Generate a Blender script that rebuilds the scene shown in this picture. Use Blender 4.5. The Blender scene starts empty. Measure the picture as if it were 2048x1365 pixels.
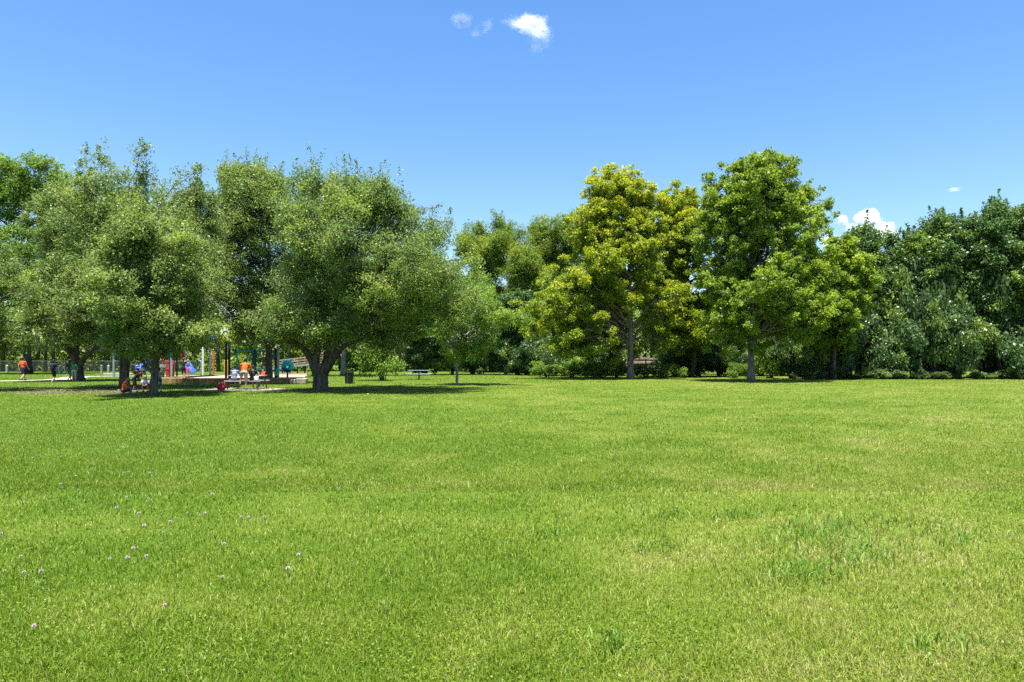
import bpy, bmesh, math, random
import numpy as np
from mathutils import Vector, Matrix

rad = math.radians
SC = bpy.context.scene
COL = SC.collection
R = np.random.default_rng(7)
random.seed(7)
F = 1400.0            # focal length in photo pixels (2048 wide)
HZ = 718.0            # horizon row
CAMH = 1.6


def P(px, py, d):
    """point of the place seen at photo pixel (px,py) at distance d"""
    return np.array([(px - 1024) / F * d, d, CAMH - (py - HZ) / F * d])


def G(px, py, z=0.0):
    """ground point (height z) seen at photo pixel (px,py)"""
    d = (CAMH - z) * F / (py - HZ)
    return np.array([(px - 1024) / F * d, d, z])


# ------------------------------------------------------------------ camera, render, light
cam = bpy.data.cameras.new("camera")
cam.sensor_width = 36.0
cam.lens = 36.0 * F / 2048.0
cam.shift_y = (HZ - 682.5) / 2048.0
cam.clip_start = 0.1
cam.clip_end = 30000
co = bpy.data.objects.new("camera", cam)
co.location = (0, 0, CAMH)
co.rotation_euler = (rad(90), 0, 0)
COL.objects.link(co)
SC.camera = co

SUN_DIR = Vector((0.03, 0.18, -1.0)).normalized()      # direction the light travels
to_sun = -SUN_DIR
sun_el = math.asin(to_sun.z)
sun_az = math.atan2(to_sun.x, to_sun.y)
sl = bpy.data.lights.new("sun", "SUN")
sl.energy = 5.0
sl.angle = rad(0.53)
sl.color = (1.0, 0.95, 0.86)
so = bpy.data.objects.new("sun", sl)
so.rotation_euler = SUN_DIR.to_track_quat('-Z', 'Y').to_euler()
so.location = (0, 0, 60)
COL.objects.link(so)

w = bpy.data.worlds.new("World")
SC.world = w
w.use_nodes = True
nt = w.node_tree
for n in list(nt.nodes):
    nt.nodes.remove(n)
sky = nt.nodes.new('ShaderNodeTexSky')
sky.sky_type = 'NISHITA'
sky.sun_disc = False
sky.sun_elevation = sun_el
sky.sun_rotation = sun_az
sky.altitude = 100
sky.air_density = 1.25
sky.dust_density = 0.9
sky.ozone_density = 4.0
hsv = nt.nodes.new('ShaderNodeHueSaturation')
hsv.inputs['Hue'].default_value = 0.506
hsv.inputs['Saturation'].default_value = 1.25
hsv.inputs['Value'].default_value = 0.95
bg = nt.nodes.new('ShaderNodeBackground')
bg.inputs['Strength'].default_value = 0.082
wo = nt.nodes.new('ShaderNodeOutputWorld')
nt.links.new(sky.outputs[0], hsv.inputs['Color'])
nt.links.new(hsv.outputs[0], bg.inputs[0])
nt.links.new(bg.outputs[0], wo.inputs[0])

SC.view_settings.view_transform = 'Standard'
SC.view_settings.look = 'None'
SC.view_settings.exposure = 1.55
SC.view_settings.gamma = 1.0
SC.view_settings.use_curve_mapping = False
SC.render.engine = 'CYCLES'
cy = SC.cycles
cy.max_bounces = 8
cy.diffuse_bounces = 3
cy.glossy_bounces = 2
cy.transmission_bounces = 5
cy.transparent_max_bounces = 6
cy.volume_bounces = 6
cy.use_adaptive_sampling = True
cy.adaptive_threshold = 0.02
cy.use_denoising = False
cy.sample_clamp_indirect = 4.0
cy.caustics_reflective = False
cy.caustics_refractive = False
SC.render.filter_size = 1.2


# ------------------------------------------------------------------ materials
def new_mat(name):
    m = bpy.data.materials.new(name)
    m.use_nodes = True
    t = m.node_tree
    for n in list(t.nodes):
        t.nodes.remove(n)
    out = t.nodes.new('ShaderNodeOutputMaterial')
    return m, t, out


def N(t, kind, **kw):
    n = t.nodes.new(kind)
    for k, v in kw.items():
        setattr(n, k, v)
    return n


def ramp(t, stops):
    r = t.nodes.new('ShaderNodeValToRGB')
    e = r.color_ramp.elements
    while len(e) < len(stops):
        e.new(0.5)
    for i, (p, c) in enumerate(stops):
        e[i].position = p
        e[i].color = (*c, 1) if len(c) == 3 else c
    return r


def plain(name, c, rough=0.5, var=0.25, scale=6.0, metal=0.0, spec=0.4, bump=0.0):
    m, t, out = new_mat(name)
    b = N(t, 'ShaderNodeBsdfPrincipled')
    b.inputs['Roughness'].default_value = rough
    b.inputs['Metallic'].default_value = metal
    b.inputs['Specular IOR Level'].default_value = spec
    tc = N(t, 'ShaderNodeTexCoord')
    no = N(t, 'ShaderNodeTexNoise')
    no.inputs['Scale'].default_value = scale
    no.inputs['Detail'].default_value = 5
    t.links.new(tc.outputs['Object'], no.inputs['Vector'])
    lo = tuple(x * (1 - var) for x in c)
    hi = tuple(min(1, x * (1 + var)) for x in c)
    r = ramp(t, [(0.3, lo), (0.7, hi)])
    t.links.new(no.outputs[0], r.inputs[0])
    t.links.new(r.outputs[0], b.inputs['Base Color'])
    if bump:
        bp = N(t, 'ShaderNodeBump')
        bp.inputs['Strength'].default_value = bump
        bp.inputs['Distance'].default_value = 0.02
        t.links.new(no.outputs[0], bp.inputs['Height'])
        t.links.new(bp.outputs[0], b.inputs['Normal'])
    t.links.new(b.outputs[0], out.inputs[0])
    return m


def bark(name, c1, c2, stretch=5.0, scale=5.0, bump=0.6):
    m, t, out = new_mat(name)
    b = N(t, 'ShaderNodeBsdfPrincipled')
    b.inputs['Roughness'].default_value = 0.9
    b.inputs['Specular IOR Level'].default_value = 0.15
    tc = N(t, 'ShaderNodeTexCoord')
    mp = N(t, 'ShaderNodeMapping')
    mp.inputs['Scale'].default_value = (scale, scale, scale / stretch)
    t.links.new(tc.outputs['Object'], mp.inputs[0])
    no = N(t, 'ShaderNodeTexNoise')
    no.inputs['Scale'].default_value = 1.6
    no.inputs['Detail'].default_value = 8
    no.inputs['Roughness'].default_value = 0.65
    t.links.new(mp.outputs[0], no.inputs['Vector'])
    r = ramp(t, [(0.35, c1), (0.62, c2)])
    t.links.new(no.outputs[0], r.inputs[0])
    t.links.new(r.outputs[0], b.inputs['Base Color'])
    bp = N(t, 'ShaderNodeBump')
    bp.inputs['Strength'].default_value = bump
    bp.inputs['Distance'].default_value = 0.04
    t.links.new(no.outputs[0], bp.inputs['Height'])
    t.links.new(bp.outputs[0], b.inputs['Normal'])
    t.links.new(b.outputs[0], out.inputs[0])
    return m


def leaf_mat(name, cols, alt, trans=0.35, rough=0.42, spec=0.5, tcol=1.25):
    """cols: three greens picked per leaf; alt: colour of the clumps with tint 1"""
    m, t, out = new_mat(name)
    g = N(t, 'ShaderNodeNewGeometry')
    r = ramp(t, [(0.0, cols[0]), (0.5, cols[1]), (1.0, cols[2])])
    t.links.new(g.outputs['Random Per Island'], r.inputs[0])
    at = N(t, 'ShaderNodeAttribute')
    at.attribute_name = 'tint'
    mx = N(t, 'ShaderNodeMix', data_type='RGBA')
    t.links.new(at.outputs['Fac'], mx.inputs[0])
    t.links.new(r.outputs[0], mx.inputs[6])
    mx.inputs[7].default_value = (*alt, 1)
    b = N(t, 'ShaderNodeBsdfPrincipled')
    b.inputs['Roughness'].default_value = rough
    b.inputs['Specular IOR Level'].default_value = spec
    t.links.new(mx.outputs[2], b.inputs['Base Color'])
    tr = N(t, 'ShaderNodeBsdfTranslucent')
    hs = N(t, 'ShaderNodeHueSaturation')
    hs.inputs['Hue'].default_value = 0.485
    hs.inputs['Saturation'].default_value = 1.1
    hs.inputs['Value'].default_value = tcol
    t.links.new(mx.outputs[2], hs.inputs['Color'])
    t.links.new(hs.outputs[0], tr.inputs[0])
    ms = N(t, 'ShaderNodeMixShader')
    ms.inputs[0].default_value = trans
    t.links.new(b.outputs[0], ms.inputs[1])
    t.links.new(tr.outputs[0], ms.inputs[2])
    t.links.new(ms.outputs[0], out.inputs[0])
    return m


L_OAK = leaf_mat("oak_leaf", [(.075, .13, .032), (.138, .215, .05), (.265, .35, .105)], (.28, .37, .08), .45, .46, .38)
L_OAK2 = leaf_mat("oak_leaf_deep", [(.065, .125, .03), (.125, .205, .048), (.24, .32, .095)], (.24, .335, .07), .45, .46, .38)
L_SYCY = leaf_mat("sycamore_leaf_yellow", [(.115, .185, .018), (.195, .285, .026), (.31, .39, .05)], (.38, .42, .04), .5, .46, .38)
L_SYCG = leaf_mat("sycamore_leaf_green", [(.09, .165, .02), (.16, .26, .03), (.27, .37, .058)], (.30, .40, .05), .5, .46, .38)
L_FAR = leaf_mat("far_leaf", [(.10, .165, .026), (.155, .25, .037), (.22, .32, .055)], (.26, .33, .045), .48, .5, .3)
L_DARK = leaf_mat("dark_leaf", [(.04, .092, .026), (.078, .155, .04), (.155, .255, .07)], (.25, .37, .06), .38, .42, .45)
L_SHRUB = leaf_mat("shrub_leaf", [(.075, .15, .026), (.13, .235, .036), (.21, .325, .055)], (.24, .37, .05), .45, .45, .38)
B_OAK = bark("oak_bark", (.035, .028, .022), (.15, .13, .11), 5, 6)
B_SYC = bark("sycamore_bark", (.07, .06, .05), (.24, .22, .19), 4, 5)
B_DARK = bark("dark_bark", (.03, .025, .02), (.10, .085, .07), 5, 5)
B_PALE = bark("pale_bark", (.12, .11, .10), (.34, .33, .31), 4, 4)


# ------------------------------------------------------------------ mesh helpers
def mesh_np(name, V, faces_list, mat, tint=None, smooth=False):
    """faces_list: list of int arrays (n,k)"""
    me = bpy.data.meshes.new(name)
    V = np.asarray(V, dtype=np.float32)
    me.vertices.add(len(V))
    me.vertices.foreach_set("co", V.ravel())
    nl = sum(f.size for f in faces_list)
    npoly = sum(len(f) for f in faces_list)
    me.loops.add(nl)
    me.polygons.add(npoly)
    me.loops.foreach_set("vertex_index", np.concatenate([f.ravel() for f in faces_list]).astype(np.int32))
    starts, p = [], 0
    for f in faces_list:
        k = f.shape[1]
        starts.append(np.arange(len(f)) * k + p)
        p += f.size
    me.polygons.foreach_set("loop_start", np.concatenate(starts).astype(np.int32))
    if smooth:
        me.polygons.foreach_set("use_smooth", np.ones(npoly, dtype=bool))
    me.update(calc_edges=True)
    if tint is not None:
        a = me.attributes.new("tint", 'FLOAT', 'POINT')
        a.data.foreach_set("value", np.asarray(tint, dtype=np.float32))
    if mat:
        me.materials.append(mat)
    return me


def link(name, me, parent=None, loc=None):
    o = bpy.data.objects.new(name, me)
    COL.objects.link(o)
    if parent:
        o.parent = parent
    if loc is not None:
        o.location = tuple(float(x) for x in loc)
    return o


def tag(o, label=None, cat=None, group=None, kind=None):
    if label: o['label'] = label
    if cat: o['category'] = cat
    if group: o['group'] = group
    if kind: o['kind'] = kind
    return o


def thing(name, label, cat, loc=(0, 0, 0), rz=0.0, group=None):
    o = bpy.data.objects.new(name, None)
    o.empty_display_size = 0.2
    COL.objects.link(o)
    o.location = tuple(float(x) for x in loc)
    o.rotation_euler = (0, 0, rz)
    return tag(o, label, cat, group)


def unit(v):
    return v / np.maximum(np.linalg.norm(v, axis=-1, keepdims=True), 1e-9)


class Tubes:
    """collects swept tubes into one vertex/face set"""
    def __init__(s):
        s.V, s.F, s.n = [], [], 0

    def add(s, pts, radii, sides=6, wob=0.0, caps=True):
        pts = np.asarray(pts, float)
        radii = np.asarray(radii, float)
        n = len(pts)
        tan = np.gradient(pts, axis=0)
        tan = unit(tan)
        ref = np.array([0.0, 0.0, 1.0]) if abs(tan[0][2]) < 0.9 else np.array([1.0, 0.0, 0.0])
        u = unit(np.cross(tan, ref))
        v = np.cross(tan, u)
        a = np.linspace(0, 2 * np.pi, sides, endpoint=False)
        ring = u[:, None, :] * np.cos(a)[None, :, None] + v[:, None, :] * np.sin(a)[None, :, None]
        rr = radii[:, None] * (1 + wob * (R.random((n, sides)) - .5) * 2)
        V = pts[:, None, :] + ring * rr[:, :, None]
        base = s.n
        s.V.append(V.reshape(-1, 3))
        i = np.arange(n - 1)[:, None] * sides
        j = np.arange(sides)[None, :]
        jn = (j + 1) % sides
        q = np.stack([i + j, i + jn, i + sides + jn, i + sides + j], -1).reshape(-1, 4) + base
        s.F.append(q)
        s.n += n * sides
        if caps:
            for k, r0 in ((0, base), (n - 1, base + (n - 1) * sides)):
                s.V.append(pts[k][None, :])
                c = s.n
                s.n += 1
                jj = np.arange(sides)
                a1, a2 = r0 + jj, r0 + (jj + 1) % sides
                s.F.append(np.stack([np.full(sides, c), a2, a1, a1], -1) if k == 0 else np.stack([np.full(sides, c), a1, a2, a2], -1))

    def mesh(s, name, mat, smooth=True):
        quads = np.concatenate(s.F)
        tri = quads[quads[:, 2] == quads[:, 3]][:, :3]
        quad = quads[quads[:, 2] != quads[:, 3]]
        fl = [quad] + ([tri] if len(tri) else [])
        return mesh_np(name, np.concatenate(s.V), fl, mat, smooth=smooth)


def curve_pts(p0, p1, p2, n):
    t = np.linspace(0, 1, n)[:, None]
    return (1 - t) ** 2 * p0 + 2 * t * (1 - t) * p1 + t ** 2 * p2


def resample(pts, n):
    pts = np.asarray(pts, float)
    m = len(pts)
    # Catmull-Rom through the points
    e = np.vstack([2 * pts[0] - pts[1], pts, 2 * pts[-1] - pts[-2]])
    out = []
    for t in np.linspace(0, m - 1 - 1e-6, n):
        i = int(t)
        f = t - i
        a, b, c, d = e[i], e[i + 1], e[i + 2], e[i + 3]
        out.append(.5 * ((2 * b) + (-a + c) * f + (2 * a - 5 * b + 4 * c - d) * f * f + (-a + 3 * b - 3 * c + d) * f ** 3))
    return np.array(out)


def leaf_quads(C, Nrm, L, Wd, fold=0.12):
    """one folded lozenge per leaf -> V (4n,3), faces (n,4)"""
    n = len(C)
    t = unit(np.cross(Nrm, unit(R.normal(size=(n, 3)))))
    b = np.cross(Nrm, t)
    L = np.broadcast_to(np.asarray(L), (n,))[:, None]
    Wd = np.broadcast_to(np.asarray(Wd), (n,))[:, None]
    V = np.empty((n, 4, 3), np.float32)
    V[:, 0] = C - t * L * .5
    V[:, 1] = C + b * Wd * .5 - t * L * .06 + Nrm * Wd * fold
    V[:, 2] = C + t * L * .5 - Nrm * L * .06
    V[:, 3] = C - b * Wd * .5 - t * L * .06 + Nrm * Wd * fold
    return V.reshape(-1, 3), np.arange(n * 4).reshape(n, 4)


# ------------------------------------------------------------------ trees
def crown_mesh(name, lobes, n_leaves, leaf, wid, mat, clump_r=0.45, per_lobe=9, up=0.5, tint_p=0.2, droop=0.0,
               twig=None, sprig=0.0, flat=0.75, tint_fn=None, wind=None, spread=1.0):
    """lobes: array (n,4) centre+radius. Leaves sit in clumps on the lobes."""
    lobes = np.asarray(lobes, float)
    wts = lobes[:, 3] ** 2
    nl = len(lobes)
    counts = np.maximum(3, np.round(per_lobe * wts / wts.mean())).astype(int)
    cl, clr, clt, ax = [], [], [], []
    for i in range(nl):
        k = counts[i]
        d = unit(R.normal(size=(k, 3)) + np.array([0, 0, .25]))
        rr = R.random(k) ** .45 * spread * (.8 + .4 * R.random(k))
        c = lobes[i, :3] + d * (lobes[i, 3] * rr)[:, None] * np.array([1, 1, .85])
        cl.append(c)
        clr.append(clump_r * (0.6 + 0.9 * R.random(k)))
        base = (R.random() < tint_p) * (.3 + .5 * R.random())
        clt.append(np.clip(base + (R.random(k) < tint_p * .7) * R.random(k) * .8, 0, 1))
        ax.append(d)
        if twig is not None:
            for q in range(0, k, 2):
                mid = (lobes[i, :3] + c[q]) / 2 + R.normal(size=3) * .12
                twig.add(curve_pts(lobes[i, :3], mid, c[q], 4), [.03, .022, .014, .006], 3, caps=False)
    cl, clr, clt, ax = np.concatenate(cl), np.concatenate(clr), np.concatenate(clt), np.concatenate(ax)
    if sprig > 0:          # upright shoots that break the top outline
        m = max(1, int(len(cl) * sprig * .5))
        idx = R.choice(len(cl), m, p=(np.exp((cl[:, 2] - cl[:, 2].mean()) / (cl[:, 2].std() + 1e-6) * .8) /
                                     np.exp((cl[:, 2] - cl[:, 2].mean()) / (cl[:, 2].std() + 1e-6) * .8).sum()))
    wl = clr ** 2
    own = R.choice(len(cl), n_leaves, p=wl / wl.sum())
    d = unit(R.normal(size=(n_leaves, 3)) + ax[own] * .35)
    rr = R.random(n_leaves) ** .6
    C = cl[own] + d * (rr * clr[own])[:, None] * np.array([1, 1, flat])
    if sprig > 0:
        ns = int(n_leaves * sprig * .35)
        k = idx[R.integers(0, m, ns)]
        hgt = (.5 + 1.1 * ((k * 7919) % 97) / 97.0)
        tt = R.random(ns)
        sway = np.stack([np.sin(k * 1.7), np.cos(k * 2.3), np.zeros(ns)], -1) * .28
        S = cl[k] + np.array([0, 0, 1]) * (tt * hgt)[:, None] + sway * (tt * hgt)[:, None] + R.normal(size=(ns, 3)) * (.17 * (1.2 - tt))[:, None]
        C = np.concatenate([C, S])
        own = np.concatenate([own, k])
        d = np.concatenate([d, unit(R.normal(size=(ns, 3)))])
    n = len(C)
    C[:, 2] -= droop * R.random(n) ** 2 * clr[own]
    Nr = unit(R.normal(size=(n, 3)) * .75 + np.array([0, 0, up]) + d * .35)
    if wind is not None:
        Nr = unit(Nr + np.asarray(wind))
    sz = .55 + .9 * R.random(n)
    V, Fq = leaf_quads(C, Nr, leaf * sz, wid * sz)
    ti = clt[own]
    if tint_fn is not None:
        ti = np.clip(tint_fn(C, ti), 0, 1)
    return mesh_np(name, V, [Fq], mat, tint=np.repeat(ti, 4))


def outline_lobes(rows, d, base, n, lr, depth=1.0, front=0.62, shell=0.35, spires=(), open_=0.0):
    """lobes filling the solid of a crown whose side outline is given as photo rows (py, left, right)"""
    global R
    R = np.random.default_rng(abs(int(base[0] * 1000 + base[1] * 37)))
    rows = sorted(rows, key=lambda r: -r[0])
    zs = np.array([P(0, r[0], d)[2] for r in rows])
    xl = np.array([P(r[1], 0, d)[0] for r in rows]) - base[0]
    xr = np.array([P(r[2], 0, d)[0] for r in rows]) - base[0]
    out = []
    hw_all = (xr - xl) / 2
    wmax = hw_all.max()
    zlo, zhi = zs.min(), zs.max()
    tries = 0
    s1, s2, s3 = R.uniform(0, 6.28, 3)
    hz_ = zhi - zlo
    while len(out) < n and tries < n * 80:
        tries += 1
        r = lr * (.65 + .7 * R.random())
        z = R.uniform(zlo, zhi)
        z = min(max(z, zlo + r * .3), zhi - r * .65)
        a, b = np.interp(z, zs, xl), np.interp(z, zs, xr)
        hw = (b - a) / 2
        if R.random() > (hw / wmax) ** 1.2 + .08:
            continue
        th = R.uniform(0, 2 * np.pi)
        rho = math.sqrt(R.uniform(shell, 1.0)) if R.random() < .85 else math.sqrt(R.random())
        hw *= .90 + .16 * math.sin(2.0 * th + z / hz_ * 9 + s1) + .12 * math.sin(3.0 * th - z / hz_ * 15 + s2)
        if R.random() < .16:
            hw *= 1.13
            r *= .72
        hx = max(hw - r * .5, .15)
        hy = max(hw * depth - r * .6, .15)
        sy = math.sin(th)
        if sy > 0 and R.random() > front * .9:
            continue
        x = (a + b) / 2 + hx * rho * math.cos(th)
        y = hy * rho * sy
        c = np.array([x, y, z, r])
        if open_ and sy < .2 and abs(x) < 1.5 and z < zlo + hz_ * .5 and R.random() < open_:
            continue
        if any(np.linalg.norm(c[:3] - o[:3]) < .55 * (r + o[3]) * .75 for o in out):
            if R.random() < .8:
                continue
        out.append(c)
    for (px, py, wpx, nn) in spires:       # narrow upright tops: px,top row,width
        p = P(px, py, d)
        rw = wpx / F * d / 2
        for k in range(nn + 2):
            out.append(np.array([p[0] - base[0] + R.normal() * rw * .25, R.normal() * .5, p[2] - rw * .75 - k * rw * .95, rw * (.72 + .13 * k)]))
    return np.array(out)


def build_tree(name, label, cat, base, trunk_pts, trunk_r, lobes, crown_args, bark_mat, limb_r=.09, fork=.25,
               limbs=(), group=None, n_limbs=40, sides=9, flare=1.35):
    """trunk_pts relative to base; limbs: list of (pts (n,3) rel, r0, r1)"""
    t = thing(name, label, cat, base, group=group)
    T = Tubes()
    tp = resample(trunk_pts, 16)
    rr = np.interp(np.linspace(0, 1, 16), np.linspace(0, 1, len(trunk_r)), trunk_r)
    rr[0] *= flare
    rr[1] *= 1 + (flare - 1) * .35
    T.add(tp, rr, sides, .06)
    for pts, r0, r1 in limbs:
        q = resample(pts, 12)
        T.add(q, np.linspace(r0, r1, 12), 7, .06)
    ends = [resample(p, 12) for p, a, b in limbs]
    ztop, zbot = tp[-1][2], tp[0][2]
    order = np.argsort(-lobes[:, 3])
    for i in order:
        c = lobes[i, :3]
        cand = []
        zt = max(zbot + (ztop - zbot) * fork, min(ztop, c[2] - .55 * np.linalg.norm(c[:2]) - .4))
        k = int(np.argmin(np.abs(tp[:, 2] - zt)))
        cand.append((np.linalg.norm(c - tp[k]), tp[k], min(limb_r, rr[k] * .7)))
        for q, (pts, r0, r1) in zip(ends, limbs):
            dd = np.linalg.norm(q - c, axis=1) + np.maximum(0, q[:, 2] - c[2]) * .6
            kk = int(np.argmin(dd[4:])) + 4
            cand.append((dd[kk], q[kk], min(limb_r, (r0 + (r1 - r0) * kk / 11) * .75)))
        dist, p0, r0 = min(cand, key=lambda x: x[0])
        mid = (p0 + c) / 2 + np.array([0, 0, .12 * dist]) + R.normal(size=3) * .05 * dist
        q = curve_pts(p0, mid, c, 8) + np.vstack([np.zeros(3), R.normal(size=(6, 3)) * .04 * min(dist, 3), np.zeros(3)])
        r0 = min(r0, .018 * dist + .02)
        T.add(q, np.linspace(r0, .015, 8), 5, .05, caps=False)
    cm = crown_mesh('crown', lobes, twig=T, **crown_args)
    link('trunk', T.mesh('trunk', bark_mat), t)
    link('crown', cm, t)
    return t


def rel(px, py, d, base, dy=0.0):
    p = P(px, py, d)
    return np.array([p[0] - base[0], dy, p[2] - base[2]])


def limb_px(pts, d, base, r0, r1):
    """pts: (px,py,dy) metres of depth offset"""
    return (np.array([rel(a, b, d, base, c) for a, b, c in pts]), r0, r1)


#LEAFK
LK = 1.6

# big oak with the many-stemmed trunk
b = G(641, 781); d = b[1]
lob = outline_lobes([(360, 590, 770), (385, 560, 800), (405, 560, 845), (440, 545, 890), (480, 540, 905), (520, 535, 945), (570, 530, 965),
                     (620, 530, 965), (655, 545, 915), (690, 575, 660)], d, b, 215, .88, depth=1.05, shell=.22,
                    spires=[(600, 350, 44, 3), (655, 353, 50, 3), (700, 366, 40, 2), (752, 358, 42, 3), (815, 398, 40, 2), (880, 404, 44, 2)])
lob = np.vstack([lob, [np.append(rel(x, y, d, b, dy), r) for x, y, dy, r in
                       [(760, 690, -1.2, .8), (800, 675, -1.8, .8), (735, 665, -2.2, .8), (845, 670, -.8, .8), (700, 650, -3, .8), (650, 655, -3.4, .8), (590, 668, -2.5, .7), (560, 660, -1.5, .7), (780, 705, -.6, .6)]]])
build_tree('live_oak', 'big spreading oak with a thick many-stemmed grey trunk beside the picnic table', 'tree', b,
           [(0, 0, -.1), (0, 0, .5), (.02, 0, 1.0), (-.05, 0, 1.35)], [.43, .38, .40, .34], lob,
           dict(n_leaves=int(125000 * LK), leaf=.105, wid=.055, mat=L_OAK2, clump_r=.42, per_lobe=13, tint_p=.22, sprig=.2),
           B_OAK, limb_r=.12, fork=.9,
           limbs=[limb_px([(634, 745, 0), (620, 712, -.1), (604, 693, -.2), (584, 687, -.3), (560, 670, -.3)], d, b, .23, .07),
                  limb_px([(637, 750, -.12), (633, 720, -.15), (640, 690, -.2), (640, 640, -.2), (610, 560, -.3), (600, 470, 0)], d, b, .24, .05),
                  limb_px([(645, 745, .15), (652, 715, .2), (657, 680, .4), (665, 600, .6), (690, 500, .6), (700, 420, .3)], d, b, .22, .05),
                  limb_px([(650, 745, -.1), (668, 705, -.2), (676, 670, -.2), (720, 600, -.5), (760, 520, -.3), (800, 440, 0)], d, b, .22, .05),
                  limb_px([(652, 742, 0), (675, 710, -.2), (696, 690, -.5), (722, 684, -.8), (760, 668, -1)], d, b, .20, .05)],
           group='oaks around the playground', n_limbs=75, sides=12, flare=1.3)

# oak behind the picnic table with a dark straight trunk
b = G(538, 767.5); d = b[1]
lob = outline_lobes([(338, 450, 570), (362, 425, 600), (420, 405, 610), (500, 400, 610), (580, 415, 610), (640, 425, 615), (680, 455, 600)],
                    d, b, 150, 1.0, depth=1.0, shell=.25, spires=[(468, 326, 40, 4), (520, 325, 46, 4), (552, 338, 40, 3)])
build_tree('live_oak', 'tall oak with a single straight dark trunk right behind the picnic table', 'tree', b,
           [(0, 0, -.1), (-.02, 0, 1.0), (.0, 0, 2.2), (.1, 0, 4.5), (.0, 0, 8), (0, 0, 11)], [.26, .23, .22, .18, .12, .05], lob,
           dict(n_leaves=int(80000 * LK), leaf=.115, wid=.06, mat=L_OAK, clump_r=.45, per_lobe=12, tint_p=.25, sprig=.25),
           B_OAK, limb_r=.11, fork=.25,
           limbs=[limb_px([(540, 700, 0), (552, 687, -.3), (580, 682, -.6), (600, 660, -.8)], d, b, .13, .05),
                  limb_px([(536, 690, 0), (520, 664, -.4), (495, 648, -.8), (470, 625, -1)], d, b, .13, .05)],
           group='oaks around the playground', n_limbs=50)

# near oak with the group of people under it
b = G(307, 790); d = b[1]
lob = outline_lobes([(455, 270, 350), (480, 235, 400), (530, 205, 430), (590, 195, 448), (640, 200, 452), (680, 215, 440), (706, 235, 410)],
                    d, b, 115, .68, depth=1.4, spires=[(300, 440, 40, 2)])
build_tree('live_oak', 'nearest oak, low pale green crown on a thin grey trunk beside seated people', 'tree', b,
           [(0, 0, -.1), (.02, 0, .5), (.08, 0, 1.2), (.13, 0, 2.2), (.0, 0, 4), (0, 0, 6)], [.19, .165, .16, .12, .08, .04], lob,
           dict(n_leaves=int(78000 * LK), leaf=.095, wid=.052, mat=L_OAK, clump_r=.36, per_lobe=12, tint_p=.32, sprig=.2),
           B_OAK, limb_r=.07, fork=.3,
           limbs=[limb_px([(309.5, 754, 0), (303, 744, 0), (293, 733, -.05), (284, 712, -.15)], d, b, .09, .05)],
           group='oaks around the playground', n_limbs=46)

# oak with a straight dark trunk left of the people
b = G(249, 775); d = b[1]
lob = outline_lobes([(375, 165, 455), (430, 140, 475), (500, 110, 475), (570, 80, 465), (640, 80, 445), (690, 130, 400)],
                    d, b, 120, 1.05, depth=1.05, spires=[(212, 300, 72, 4), (288, 296, 60, 4), (250, 372, 44, 3), (385, 322, 74, 4), (425, 372, 44, 3), (330, 392, 50, 3)])
build_tree('live_oak', 'tall oak with bare-based upright tops and a straight dark trunk', 'tree', b,
           [(0, 0, -.1), (.0, 0, 1.0), (.05, 0, 2.5), (.1, 0, 5), (.2, 0, 8), (.3, 0, 11)], [.27, .25, .24, .18, .12, .05], lob,
           dict(n_leaves=int(92000 * LK), leaf=.115, wid=.06, mat=L_OAK, clump_r=.44, per_lobe=12, tint_p=.3, sprig=.25),
           B_OAK, limb_r=.12, fork=.25, group='oaks around the playground', n_limbs=55)

# leaning oak at the far left
b = G(158, 762.5); d = b[1]
lob = outline_lobes([(385, 70, 165), (430, 60, 190), (500, 60, 240), (570, 62, 255), (640, 65, 255), (690, 72, 240)],
                    d, b, 105, 1.2, depth=.95, spires=[(115, 366, 66, 2), (155, 380, 50, 2)])
build_tree('live_oak', 'oak with a short leaning trunk forking low, next to the footpath', 'tree', b,
           [(0, 0, -.1), (-.02, 0, .5), (-.1, 0, 1.1), (-.35, 0, 1.8), (-.9, 0, 2.4), (-1.4, -.2, 3.2)], [.40, .34, .33, .28, .22, .14], lob,
           dict(n_leaves=int(85000 * LK), leaf=.12, wid=.065, mat=L_OAK2, clump_r=.48, per_lobe=12, tint_p=.25, sprig=.12),
           B_OAK, limb_r=.12, fork=.55,
           limbs=[limb_px([(156, 738, 0), (172, 717, -.2), (195, 704, -.5), (222, 704, -.8)], d, b, .24, .10),
                  limb_px([(150, 728, 0), (150, 690, .2), (140, 620, .4), (120, 520, .3), (110, 440, 0)], d, b, .22, .06)],
           group='oaks around the playground', n_limbs=50)

# oak whose trunk stands outside the left of the picture
d = 34.5
b = np.array([P(-150, 718, d)[0], d, 0.0])
lob = outline_lobes([(470, -260, -30), (520, -300, 30), (590, -330, 70), (650, -330, 80), (695, -300, 55), (718, -260, 30)], d, b, 80, .85, depth=1.1)
build_tree('live_oak', 'oak cut off by the left edge, low leafy boughs reaching in above the grass', 'tree', b,
           [(0, 0, -.1), (.05, 0, 1.0), (.1, 0, 2.0), (0, 0, 4), (0, 0, 6)], [.3, .26, .25, .15, .06], lob,
           dict(n_leaves=int(60000 * LK), leaf=.11, wid=.058, mat=L_OAK2, clump_r=.4, per_lobe=12, tint_p=.3, sprig=.1),
           B_OAK, limb_r=.1, fork=.35, group='oaks around the playground', n_limbs=40)

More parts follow.
